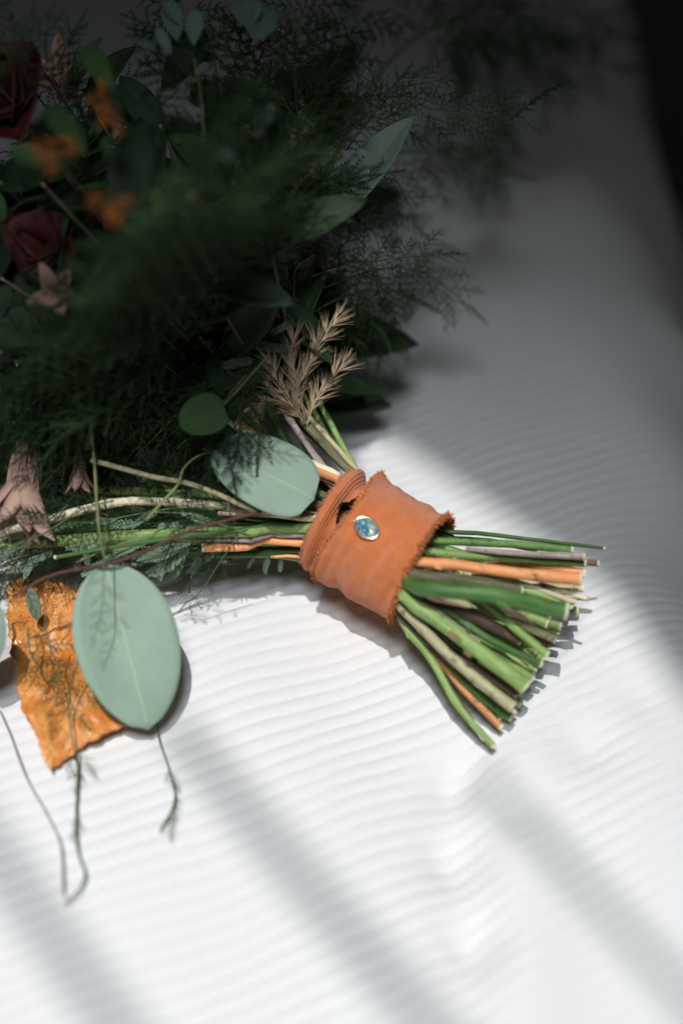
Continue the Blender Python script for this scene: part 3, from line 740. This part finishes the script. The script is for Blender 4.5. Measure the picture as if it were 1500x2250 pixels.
# ------------------------------------------------------------------ pinnate acacia leaves
def pinnate(seed, pairs=22, lw=.016, ll=.17, bend=.10, curl=.1):
    rnd = random.Random(seed); V, F, U, MI = [], [], [], []
    ax_ = [(t, bend * math.sin(t * 2.2 + seed) * t, -curl * t * t) for t in np.linspace(0, 1, 12)]
    tube_geo(ax_, [.012 * (1 - .7 * t) for t in np.linspace(0, 1, 12)], 4, False, 1, 0, V, F, U, MI)
    for i in range(pairs):
        t = .08 + .9 * i / (pairs - 1)
        c = Vector((t, bend * math.sin(t * 2.2 + seed) * t, -curl * t * t))
        L = ll * (math.sin(math.pi * min(1, .18 + .75 * t)) ** .6) * rnd.uniform(.88, 1.08)
        for sg in (-1, 1):
            ang = R(62 - 18 * t + rnd.uniform(-8, 8)); up = rnd.uniform(-.05, .3)
            d = Vector((math.cos(ang), sg * math.sin(ang), up)).normalized()
            s = d.cross(Vector((0, 0, 1))).normalized()
            j = len(V)
            for (f, ww, zz) in ((0, .3, 0), (.35, 1, .006), (.75, .9, .004), (1, .15, 0)):
                V.append(c + d * (L * f) + s * lw * ww); V.append(c + d * (L * f) - Vector((0, 0, .006 * ww))); V.append(c + d * (L * f) - s * lw * ww)
                U.extend([(f, 1), (f, 0), (f, 1)])
            for q in range(3):
                F.append((j + q * 3, j + q * 3 + 1, j + q * 3 + 4, j + q * 3 + 3)); F.append((j + q * 3 + 1, j + q * 3 + 2, j + q * 3 + 5, j + q * 3 + 4)); MI += [0, 0]
    o = mesh_obj('pinnate_leaf', V, F, M['acacia'], None); m_ = o.data
    bpy.data.objects.remove(o); return m_
PIN = [pinnate(s, bend=.06 + .05 * (s % 3), curl=.05 + .06 * (s % 2)) for s in range(5)]
def sprig_pinnate(tw, lst):
    for (bx, by, z0, tx, ty, z1) in lst:
        b, t_ = P(bx, by, z0), P(tx, ty, z1)
        nn = toward(b, random.uniform(0, .8)) + Vector((random.uniform(-.3, .3), random.uniform(-.2, .2), 0))
        inst('pinnate_leaf', random.choice(PIN), tw, frame(b, t_, nn))
ac1 = twig('acacia_sprig', [(635, 830, .064), (640, 740, .085), (645, 660, .098), (650, 590, .108), (690, 560, .112)], 5, 'green')
sprig_pinnate(ac1, [(592, 625, .105, 655, 535, .115), (545, 755, .086, 637, 762, .088), (590, 735, .09, 655, 705, .094), (595, 690, .094, 650, 655, .1),
                    (560, 650, .10, 600, 690, .095), (560, 700, .094, 530, 640, .1), (640, 700, .094, 610, 620, .104), (470, 760, .088, 410, 735, .09),
                    (645, 640, .1, 600, 590, .108), (650, 590, .108, 692, 565, .112), (560, 790, .08, 480, 800, .084), (600, 640, .1, 560, 560, .11)])
ac2 = twig('acacia_sprig', [(640, 1180, .04), (520, 1170, .044), (400, 1165, .046), (280, 1190, .044), (180, 1230, .04)], 5, 'green', n=20)
sprig_pinnate(ac2, [(430, 1180, .040, 300, 1225, .034), (420, 1195, .038, 322, 1265, .024), (400, 1200, .036, 375, 1275, .020), (330, 1180, .042, 250, 1215, .038),
                    (300, 1200, .040, 230, 1225, .036), (230, 1180, .042, 150, 1215, .036), (350, 1120, .046, 290, 1160, .042), (350, 1110, .048, 430, 1075, .05),
                    (300, 1150, .042, 210, 1150, .042), (180, 1200, .040, 200, 1250, .03), (440, 1170, .044, 350, 1150, .044), (470, 1150, .046, 400, 1130, .048),
                    (260, 1230, .034, 180, 1265, .028), (120, 1210, .038, 70, 1240, .034), (480, 1200, .036, 430, 1240, .026), (360, 1210, .036, 345, 1275, .022),
                    (560, 1225, .026, 545, 1250, .02), (590, 1225, .026, 583, 1262, .016), (618, 1228, .024, 612, 1258, .016), (450, 1200, .034, 415, 1262, .02),
                    (90, 1130, .045, 20, 1180, .04), (60, 1190, .04, 5, 1225, .036), (160, 1140, .044, 90, 1175, .04)])

# ------------------------------------------------------------------ asparagus fern
def frond_geo(seed, sides=9, droop=.15, sway=.05, nl=.055, side_len=.30, per=5, step=.026):
    """a flat feathery branchlet of unit length: an axis, alternate side twigs, tufts of fine needles"""
    rnd = random.Random(seed); V, F = [], []
    path = lambda t: Vector((t, sway * math.sin(t * 3 + seed), -droop * t * t))
    def twiglet(pts, r0, r1):
        U, MI = [], []; n = len(pts)
        tube_geo(pts, [r0 + (r1 - r0) * q / (n - 1) for q in range(n)], 3, False, 1, 0, V, F, U, MI)
    def needles(c, ta, L):
        o_ = ta.orthogonal().normalized(); bi = ta.cross(o_)
        for q in range(per):
            an = rnd.uniform(0, 6.283)
            d = (ta * rnd.uniform(.35, 1.0) + (o_ * math.cos(an) + bi * math.sin(an))).normalized()
            e = c + d * L * rnd.uniform(.65, 1.15); s1 = d.orthogonal().normalized() * .0058; s2 = d.cross(s1)
            j = len(V)
            V.extend([c + s1, c - s1 * .5 + s2 * .87, c - s1 * .5 - s2 * .87, e])
            F.extend([(j, j + 1, j + 3), (j + 1, j + 2, j + 3), (j + 2, j, j + 3)])
    ts = np.linspace(0, 1, 9)
    twiglet([path(t) for t in ts], .008, .003)
    t = .35
    while t < 1.0:
        needles(path(t), (path(t + .01) - path(t - .01)).normalized(), nl * (1.1 - .5 * t)); t += step
    for i in range(sides):
        t0 = .06 + .82 * (i + rnd.uniform(-.2, .2)) / sides
        b = path(t0); ta = (path(t0 + .02) - path(t0 - .02)).normalized()
        sd = Vector((0, 0, 1)).cross(ta).normalized() * (1 if i % 2 else -1)
        an = R(rnd.uniform(38, 60)); d = (ta * math.cos(an) + sd * math.sin(an) + Vector((0, 0, rnd.uniform(-.25, .2)))).normalized()
        L = side_len * (1.05 - .75 * t0) * rnd.uniform(.75, 1.2)
        bend = Vector((.25, 0, -.25)) * L
        pp = [b + d * (L * f) + bend * f * f for f in (0, .33, .66, 1)]
        twiglet(pp, .005, .002)
        f = .12
        while f <= 1.0:
            c = b + d * (L * f) + bend * f * f
            needles(c, (d + bend * 2 * f / L).normalized(), nl * (1.05 - .4 * f)); f += step / L
    return V, F
def frond_mesh(*a, **k_):
    V, F = frond_geo(*a, **k_)
    o = mesh_obj('frond', V, F, M['fern'], None, smooth=False); m_ = o.data; bpy.data.objects.remove(o)
    tri = [t for f in F for t in ((f,) if len(f) == 3 else ((f[0], f[1], f[2]), (f[0], f[2], f[3])))]
    return m_, np.array([tuple(v) for v in V], dtype=np.float64), np.array(tri, dtype=np.int32)
FRD = [frond_mesh(s_, droop=.06 + .06 * (s_ % 4), sway=.03 + .03 * (s_ % 3)) for s_ in range(6)]
TAIL = [f[0] for f in FRD]
LONG = [frond_mesh(40, sides=14, side_len=.13, nl=.034, droop=.05, step=.012)[0]]
MASS_V, MASS_F, mass_n = [], [], 0
def add_mass(idx, Mx):
    global mass_n
    _, v, t = FRD[idx]; A = np.array(Mx)
    MASS_V.append(v @ A[:3, :3].T + A[:3, 3]); MASS_F.append(t + mass_n); mass_n += len(v)
def fern(pts, width, side, count, length, spread=55, t0=.15, seed=0, sag=.25, mat='ferntwig', nrm=None, both=True, tip=True, mass=False):
    """a branch through pts with side fronds (tails) along it; length in metres"""
    rnd = random.Random(seed)
    tw = twig('fern_sprig', pts, width, mat, n=18)
    c = [Vector(p) for p in catmull([P(*p) for p in pts], 40)]
    for i in range(count):
        f = t0 + (1 - t0) * (i + rnd.random() * .6) / count
        k_ = min(38, max(1, int(f * 39))); b = c[k_]; ta = (c[k_ + 1] - c[k_ - 1]).normalized()
        vw = (CAM - b).normalized() if nrm is None else Vector(nrm)
        sd = ta.cross(vw).normalized() * ((1 if i % 2 else -1) if both else side)
        an = R(spread * rnd.uniform(.6, 1.2))
        d = ta * math.cos(an) + sd * math.sin(an) + vw * rnd.uniform(-.35, .35) + Vector((0, 0, -sag * rnd.random()))
        L = length * rnd.uniform(.65, 1.15) * (1 - .45 * f)
        Mx_ = frame(b, b + d.normalized() * L, vw + Vector((rnd.uniform(-.4, .4), rnd.uniform(-.4, .4), .3)))
        if mass: add_mass(rnd.randrange(6), Mx_)
        else: inst('frond', rnd.choice(TAIL), tw, Mx_)
    if tip and mass: add_mass(rnd.randrange(6), frame(c[-2], c[-2] + (c[-1] - c[-4]).normalized() * length * .7, Vector((0, 0, 1))))
    elif tip:
        inst('frond', rnd.choice(TAIL), tw, frame(c[-2], c[-2] + (c[-1] - c[-4]).normalized() * length * .7, Vector((0, 0, 1))))
    return tw
# the arching branches to the right
fern([(690, 420, .10), (760, 300, .11), (830, 165, .115), (930, 70, .12), (1060, 20, .115), (1200, 20, .105), (1330, 60, .095)], 9, 1, 20, .055, seed=1, t0=.50, sag=.5)
fern([(930, 70, .12), (1000, 60, .11), (1100, 110, .10), (1200, 130, .09), (1330, 140, .08)], 7, 1, 20, .052, seed=2, t0=.12, sag=.5)
fern([(920, 90, .12), (950, 0, .13), (990, -80, .13)], 6, 1, 4, .04, seed=3, t0=.5)
fern([(960, 50, .115), (1080, 40, .105), (1150, 90, .095), (1180, 180, .085)], 6, 1, 14, .045, seed=16, t0=.1, sag=.5, mass=True)
fern([(980, 60, .11), (1040, 130, .10), (1060, 230, .085), (1085, 300, .07)], 6, 1, 13, .042, seed=4, t0=.1, sag=.5, mass=True)
f2 = fern([(700, 330, .125), (800, 270, .14), (900, 240, .145), (1000, 248, .142), (1080, 256, .138), (1150, 256, .136)], 4, 1, 22, .028, seed=5, t0=.12, spread=42, sag=.1, tip=False)
b = P(1120, 258, .137); inst('frond', LONG[0], f2, frame(b, P(1245, 180, .142), Vector((0, 1, 0))))
fern([(760, 330, .135), (830, 240, .142), (880, 195, .146), (960, 180, .147)], 4, 1, 12, .024, seed=17, t0=.15, spread=45, sag=.1)
fern([(740, 380, .11), (850, 340, .105), (950, 335, .098), (1040, 360, .088), (1110, 375, .08)], 5, 1, 18, .034, seed=6, t0=.3, sag=.6)
fern([(1080, 320, .075), (1085, 370, .065), (1065, 435, .052)], 5, 1, 8, .02, seed=7, t0=.1, sag=.6)
fern([(800, 480, .075), (860, 490, .07), (950, 525, .058)], 5, 1, 9, .028, seed=8, t0=.2, sag=.4)
fern([(830, 345, .118), (870, 395, .112), (902, 458, .106)], 4, 1, 9, .012, seed=9, t0=.1, sag=.2)
fern([(640, 660, .09), (740, 620, .095), (840, 590, .088), (930, 600, .078), (1010, 655, .064)], 5, 1, 20, .032, seed=10, t0=.2, sag=.6)
fern([(660, 700, .085), (760, 650, .086), (860, 640, .076), (920, 660, .066)], 5, 1, 17, .032, seed=11, t0=.2, sag=.9)
fern([(640, 620, .10), (740, 590, .105), (850, 570, .1), (960, 560, .095)], 5, 1, 17, .025, seed=12, t0=.2, sag=.3)
fern([(700, 720, .075), (780, 700, .070), (840, 730, .06), (860, 780, .05)], 5, 1, 14, .028, seed=13, t0=.1, sag=.8)
fern([(660, 800, .06), (740, 780, .056), (800, 800, .048), (846, 860, .03)], 4, 1, 5, .016, seed=14, t0=.2, sag=.4)
fern([(700, 480, .1), (780, 450, .105), (850, 440, .1), (880, 462, .096)], 5, 1, 14, .028, seed=15, t0=.05)
fern([(640, 330, .14), (700, 200, .15), (760, 90, .15), (800, 0, .15)], 6, 1, 17, .045, seed=18, t0=.1, mass=True)
fern([(560, 330, .15), (600, 200, .16), (640, 100, .165), (680, -20, .165)], 6, 1, 17, .048, seed=19, t0=.1, mass=True)
fern([(450, 330, .16), (440, 200, .172), (420, 100, .18), (400, 0, .18)], 6, 1, 15, .05, seed=20, t0=.1, mass=True)

# head of the bouquet: ferns and leaves in all directions; height of the outer surface seen at a pixel
def zmax(px, py):
    z = (1190 - py) / 3700.0
    edge = 1.0 if px < 520 else max(0.25, 1 - (px - 520) / 520.0)
    return max(.03, min(z, .195) * (0.55 + 0.45 * edge))
hr = random.Random(77)
def head_xmax(py):
    return np.interp(py, [-100, 100, 300, 500, 700, 850, 960, 1040], [900, 800, 790, 790, 700, 640, 560, 440])
for i in range(26):
    py = 40 + 900 * ((i * 0.618) % 1); px = -60 + (head_xmax(py) - 60) * ((i * 0.381 + .1) % 1)
    z = zmax(px, py)
    a0 = (px * .55 + 700 * .45, py * .55 + 1050 * .45)
    z0 = min(zmax(*a0), .09) * .8
    fern([(a0[0], a0[1], z0), ((a0[0] + px) / 2, (a0[1] + py) / 2, (z + z0) / 2 + .005), (px, py, z)], 6, 1, 11, .05, seed=100 + i, t0=.25, sag=.35, mass=True)
# low fringe, hanging in front
for i, (px, py) in enumerate([(30, 930), (120, 990), (210, 960), (300, 1000), (390, 985), (90, 1060), (440, 940), (250, 1035)]):
    z = zmax(px, py) + .008
    fern([(px + 150, py - 160, z + .02), (px + 70, py - 70, z + .014), (px, py, z)], 5, 1, 10, .04, seed=200 + i, t0=.1, sag=.6, mass=True)
# wiry tendrils trailing on the cloth
def on_bed(pts, lift_=.002):
    out = []
    for (px, py) in pts:
        q = P(px, py, 0.002); out.append((px, py, float(bed_soft(np.array(q.x), np.array(q.y))) + lift_))
    return out
tdr = [([(0, 1560), (22, 1610), (60, 1710), (105, 1790), (135, 1860), (140, 1965)], 4.5, 'mauve'),
       ([(185, 1470), (150, 1560), (160, 1640), (172, 1690), (168, 1790), (172, 1870), (188, 1920), (175, 1955), (142, 1985)], 5, 'ferntwig'),
       ([(345, 1590), (350, 1625), (372, 1690), (385, 1750), (372, 1790), (350, 1825)], 4.5, 'ferntwig')]
tendril_par = []
for pts, wd, mt in tdr:
    tw = stem(on_bed(pts, .003), wd, mt, 'cutbrown', n=26, seg=6, wob=.5, name='tendril')
    tendril_par.append((tw, pts))
for (tw, pts) in tendril_par[1:]:
    for j in range(2, 5):
        q = pts[min(j, len(pts) - 1)]; b = P(*on_bed([q], .003)[0]); t_ = P(*on_bed([(q[0] + random.uniform(-8, 14), q[1] + random.uniform(25, 45))], .004)[0])
        inst('frond', random.choice(TAIL), tw, frame(b, t_, Vector((0, 0, 1)), scale=.011))
# green wisps over the orange leaf and big leaf
fern([(100, 1330, .045), (105, 1400, .035), (130, 1480, .026), (120, 1560, .018)], 5, 1, 9, .018, seed=301, t0=.1, sag=.3)
fern([(210, 1380, .03), (170, 1460, .026), (150, 1540, .018), (165, 1650, .012), (172, 1690, .006)], 5, 1, 8, .016, seed=302, t0=.1, sag=.3)
fern([(60, 1380, .03), (70, 1440, .024), (110, 1490, .02)], 5, 1, 7, .016, seed=303, t0=.1, sag=.3)
wt = fern([(232, 1150, .064), (228, 1250, .060), (226, 1330, .054), (210, 1395, .048)], 4, 1, 9, .009, seed=304, t0=.3, sag=.1)
fern([(520, 1180, .05), (480, 1240, .036), (440, 1300, .022), (410, 1325, .014)], 3, 1, 7, .012, seed=305, t0=.3, sag=.1)
fern([(560, 1180, .045), (480, 1150, .048), (420, 1130, .05), (340, 1125, .05)], 4, 1, 12, .022, seed=306, t0=.1, sag=.2, mass=True)
fern([(470, 1120, .05), (400, 1115, .05), (300, 1130, .048), (200, 1150, .046)], 4, 1, 12, .022, seed=307, t0=.1, sag=.2, mass=True)
fern([(250, 1100, .056), (180, 1120, .056), (100, 1170, .05), (20, 1200, .046)], 4, 1, 12, .024, seed=308, t0=.1, sag=.2, mass=True)
fern([(470, 1190, .04), (440, 1210, .034), (420, 1270, .02)], 3, 1, 7, .014, seed=309, t0=.1, sag=.1)
fern([(150, 1110, .05), (90, 1160, .05), (20, 1250, .045)], 4, 1, 9, .022, seed=310, t0=.1, sag=.2, mass=True)

for i, (x0, y0, x1, y1, z) in enumerate([(330, 1150, 120, 1185, .03), (260, 1180, 60, 1225, .028), (200, 1170, 0, 1235, .026), (420, 1160, 230, 1200, .03), (160, 1200, 20, 1255, .022),
                                         (480, 1140, 300, 1165, .04), (120, 1130, -60, 1180, .036), (560, 1150, 430, 1165, .036), (300, 1215, 150, 1245, .02), (90, 1215, -40, 1265, .02)]):
    fern([(x0, y0, z), ((x0 + x1) / 2, (y0 + y1) / 2 - 6, z + .004), (x1, y1, z - .004)], 4, 1, 12, .022, seed=400 + i, t0=.05, sag=.15, mass=True)
# broad dark leaves that fill the inside of the head
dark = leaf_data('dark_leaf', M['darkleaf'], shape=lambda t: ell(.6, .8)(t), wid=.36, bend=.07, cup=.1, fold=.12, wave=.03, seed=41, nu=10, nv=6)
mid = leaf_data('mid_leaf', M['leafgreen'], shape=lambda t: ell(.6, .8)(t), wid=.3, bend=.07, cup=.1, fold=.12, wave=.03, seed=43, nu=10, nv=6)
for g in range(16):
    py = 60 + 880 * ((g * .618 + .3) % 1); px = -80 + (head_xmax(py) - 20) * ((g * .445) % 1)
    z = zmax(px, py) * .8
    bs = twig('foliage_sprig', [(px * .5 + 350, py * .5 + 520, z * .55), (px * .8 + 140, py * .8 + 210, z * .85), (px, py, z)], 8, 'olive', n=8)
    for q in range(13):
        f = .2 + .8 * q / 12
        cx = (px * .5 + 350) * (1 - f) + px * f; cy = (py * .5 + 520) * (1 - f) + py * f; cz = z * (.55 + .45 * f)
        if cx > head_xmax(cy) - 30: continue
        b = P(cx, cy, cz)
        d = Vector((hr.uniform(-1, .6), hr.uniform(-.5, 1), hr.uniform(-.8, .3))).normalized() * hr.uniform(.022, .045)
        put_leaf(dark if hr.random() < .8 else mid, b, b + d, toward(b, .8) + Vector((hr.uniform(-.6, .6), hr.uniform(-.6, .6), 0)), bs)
# low inner foliage against the cloth so that none of it shows through
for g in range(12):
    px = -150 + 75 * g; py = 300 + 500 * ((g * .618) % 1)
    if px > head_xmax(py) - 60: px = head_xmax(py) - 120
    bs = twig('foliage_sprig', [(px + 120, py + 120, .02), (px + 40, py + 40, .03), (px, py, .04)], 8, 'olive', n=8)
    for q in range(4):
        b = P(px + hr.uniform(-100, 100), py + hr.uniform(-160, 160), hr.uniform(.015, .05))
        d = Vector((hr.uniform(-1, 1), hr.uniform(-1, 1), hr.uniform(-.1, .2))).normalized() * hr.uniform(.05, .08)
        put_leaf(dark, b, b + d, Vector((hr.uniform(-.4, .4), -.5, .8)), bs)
me3d = leaf_data('eucalyptus_leaf', M['blueleaf'], shape=lambda t: ell(.75, .9)(t), wid=.34, bend=.03, cup=.15, fold=.12, wave=.02, seed=14)
# blue-green eucalyptus leaves up top
e5 = twig('eucalyptus_sprig', [(560, 220, .15), (470, 120, .175), (380, 40, .19), (330, -40, .2)], 7, 'olive')
for (bx, by, tx, ty) in ((345, 60, 375, 120), (370, 0, 390, 90), (430, 20, 425, 100), (300, 90, 345, 110), (560, 90, 590, 20), (545, 60, 540, 0), (600, 230, 560, 300), (480, 330, 520, 345), (500, 350, 470, 335)):
    z = min(zmax(bx, by) + .004, .19); b, t_ = P(bx, by, z), P(tx, ty, z - .005); put_leaf(me3d, b, t_, toward(b), e5)
for (bx, by, tx, ty) in ((105, 235, 190, 340), (185, 105, 250, 200), (230, 300, 240, 350), (20, 330, 150, 365)):
    z = min(zmax(bx, by) + .006, .19); b, t_ = P(bx, by, z), P(tx, ty, z - .004); put_leaf(mid, b, t_, toward(b), e5)

# ------------------------------------------------------------------ dry grass plumes
def spikelet(seed):
    rnd = random.Random(seed); V, F, U, MI = [], [], [], []
    for i in range(11):
        an = rnd.uniform(0, 6.28); sp_ = rnd.uniform(.08, .5); L = rnd.uniform(.7, 1.05)
        d = Vector((1, math.cos(an) * sp_, math.sin(an) * sp_)).normalized(); cv = Vector((0, math.cos(an), math.sin(an))) * rnd.uniform(0, .12)
        pts = [d * (L * t) + cv * t * t for t in (0, .25, .6, 1)]
        tube_geo(pts, [.012, .026, .012, .003], 4, False, .8, 0, V, F, U, MI)
    o = mesh_obj('spikelet', V, F, M['grass'], None); m_ = o.data; bpy.data.objects.remove(o); return m_
SPK = [spikelet(s) for s in range(4)]
def plume(pts, n, L, seed):
    rnd = random.Random(seed)
    tw = twig('grass_plume', pts, 4, 'pale', n=14)
    c = [Vector(p) for p in catmull([P(*p) for p in pts], 30)]
    for i in range(n):
        f = .12 + .88 * i / (n - 1); k_ = min(28, max(1, int(f * 29))); b = c[k_]; ta = (c[k_ + 1] - c[k_ - 1]).normalized()
        vw = (CAM - b).normalized(); sd = ta.cross(vw).normalized() * (1 if i % 2 else -1)
        d = (ta + sd * rnd.uniform(.05, .55) + vw * rnd.uniform(-.3, .3)).normalized()
        inst('spikelet', rnd.choice(SPK), tw, frame(b, b + d * L * rnd.uniform(.75, 1.15), vw))
plume([(672, 930, .062), (650, 880, .07), (668, 820, .08), (700, 760, .088), (738, 700, .096)], 15, .0105, 1)
plume([(676, 930, .062), (690, 885, .068), (715, 850, .072), (755, 800, .078)], 11, .0105, 2)
plume([(668, 930, .062), (640, 890, .07), (615, 850, .076), (600, 800, .082)], 9, .010, 3)
plume([(670, 920, .062), (655, 860, .072), (640, 790, .084), (645, 750, .09)], 9, .010, 4)
plume([(660, 910, .064), (625, 885, .07), (590, 880, .074), (570, 895, .074)], 9, .009, 5)

# ------------------------------------------------------------------ flowers deep in the head
petal = leaf_data('petal', M['redpetal'], shape=lambda t: ell(.7, .3)(t), wid=.8, bend=.12, cup=.35, fold=0, wave=.1, seed=51, nu=10, nv=8)
petalp = leaf_data('petal', M['pinkpetal'], shape=lambda t: ell(.6, .6)(t), wid=.26, bend=.08, cup=.3, fold=0, wave=.03, seed=53, nu=10, nv=6)
def flower(name, px, py, z, n, L, pet, face, spread, seed, mat='maroon'):
    rnd = random.Random(seed); c = P(px, py, z); fc = Vector(face).normalized()
    tw = stem([(px * .6 + 280, py * .6 + 440, z * .6), (px * .9 + 70, py * .9 + 110, z * .85), (px, py, z)], 14, mat, n=8, seg=6, name=name)
    o1 = fc.orthogonal().normalized(); o2 = fc.cross(o1)
    for i in range(n):
        an = 2 * math.pi * i * .382 + rnd.uniform(-.2, .2); sp_ = spread * (.35 + .65 * i / n)
        d = (fc * math.cos(sp_) + (o1 * math.cos(an) + o2 * math.sin(an)) * math.sin(sp_)).normalized()
        put_leaf(pet, c - fc * .004, c + d * L * rnd.uniform(.85, 1.1), fc * math.sin(sp_) - (o1 * math.cos(an) + o2 * math.sin(an)) * math.cos(sp_), tw, 'petal', .0006)
    return tw
flower('red_flower', 45, 250, zmax(50, 270) - .04, 9, .024, petal, (-.2, -.5, .8), 1.1, 1)
flower('red_flower', 110, 540, zmax(100, 545) - .05, 8, .020, petal, (-.1, -.6, .7), 1.1, 2)
flower('red_flower', 700, 260, .115, 8, .016, petal, (.3, -.4, .8), 1.1, 5)
flower('pink_flower', 62, 965, .066, 11, .040, petalp, (-.06, -.62, -.55), .50, 3, 'olive')
flower('pink_flower', 175, 1010, .06, 7, .014, petalp, (.0, -.5, -.6), .7, 4, 'olive')
flower('pink_flower', 130, 650, zmax(140, 660) - .022, 8, .016, petalp, (.1, -.6, .5), .9, 6, 'olive')
flower('cream_flower', 160, 215, .135, 8, .026, petalp, (-.2, -.2, .9), 1.0, 7, 'olive')
V, F, U, MI = [], [], [], []
for i in range(6):
    an = i * math.pi / 3
    tube_geo([(0, 0, 0), (.45, .04 * math.cos(an), .04 * math.sin(an)), (.75, .12 * math.cos(an), .12 * math.sin(an)), (1, .3 * math.cos(an), .3 * math.sin(an))], [.04, .07, .07, .015], 5, False, .8, 0, V, F, U, MI)
o = mesh_obj('floret', V, F, M['orangepetal'], None); FLO = o.data; bpy.data.objects.remove(o)
for (px, py, n, rp, seed) in ((240, 450, 8, 20, 1), (232, 240, 11, 36, 2), (115, 335, 9, 36, 3)):
    rnd = random.Random(seed); z = min(zmax(px, py) - .004, .2)
    tw = twig('orange_flower', [(px + 100, py + 120, z * .7), (px + 40, py + 50, z * .9), (px, py, z)], 6, 'olive', n=8)
    for i in range(n):
        b = P(px + rnd.uniform(-rp, rp) * .7, py + rnd.uniform(-rp, rp), z)
        inst('floret', FLO, tw, frame(b, b + (Vector((rnd.uniform(-1, 1), rnd.uniform(-1, .4), rnd.uniform(-.3, .8))).normalized()) * .0060, Vector((0, 0, 1))))
# little bud twigs
V, F, U, MI = tube_geo([(-.5, 0, 0), (-.4, 0, 0), (0, 0, 0), (.4, 0, 0), (.5, 0, 0)], [.05, .35, .5, .35, .05], 8, False)
o = mesh_obj('bud', V, F, M['bud'], None); BUD = o.data; bpy.data.objects.remove(o)
for (pts, n, seed) in (([(470, 480, .17), (430, 440, .175), (395, 390, .18)], 9, 1), ([(400, 500, .168), (360, 460, .172), (330, 420, .178)], 8, 2), ([(640, 440, .135), (660, 400, .14), (700, 370, .14)], 10, 3),
                       ([(550, 390, .15), (500, 430, .15), (440, 480, .15)], 8, 4), ([(690, 320, .135), (640, 250, .15), (620, 210, .155)], 9, 5), ([(640, 440, .13), (590, 500, .13), (560, 540, .13)], 9, 6),
                       ([(560, 600, .118), (550, 560, .122), (575, 545, .122)], 6, 7)):
    rnd = random.Random(seed); tw = twig('bud_twig', pts, 4, 'pale', n=10)
    c = [Vector(p) for p in catmull([P(*p) for p in pts], 20)]
    for i in range(n):
        b = c[rnd.randrange(3, 20)] + Vector((rnd.uniform(-1, 1), rnd.uniform(-1, 1), rnd.uniform(-1, 1))) * .002
        inst('bud', BUD, tw, frame(b, b + Vector((.3, .2, 1)).normalized() * .0016, Vector((0, 1, 0))))

# the fern fronds that nobody could count, deep in the head
mv = np.concatenate(MASS_V); mf = np.concatenate(MASS_F)
me = bpy.data.meshes.new('fern_foliage')
me.vertices.add(len(mv)); me.vertices.foreach_set('co', mv.astype(np.float32).ravel())
me.loops.add(len(mf) * 3); me.loops.foreach_set('vertex_index', mf.ravel().astype(np.int32))
me.polygons.add(len(mf)); me.polygons.foreach_set('loop_start', np.arange(0, len(mf) * 3, 3, dtype=np.int32))
me.update(calc_edges=True); me.materials.append(M['fern'])
o = bpy.data.objects.new('fern_foliage', me); col.objects.link(o); o.parent = bouquet; o['kind'] = 'stuff'
#print('mass tris', len(mf), 'scene tris', sum(len(m_.polygons) * 2 for m_ in bpy.data.meshes), 'fronds', sum(1 for q in bpy.data.objects if q.name.startswith('frond')))
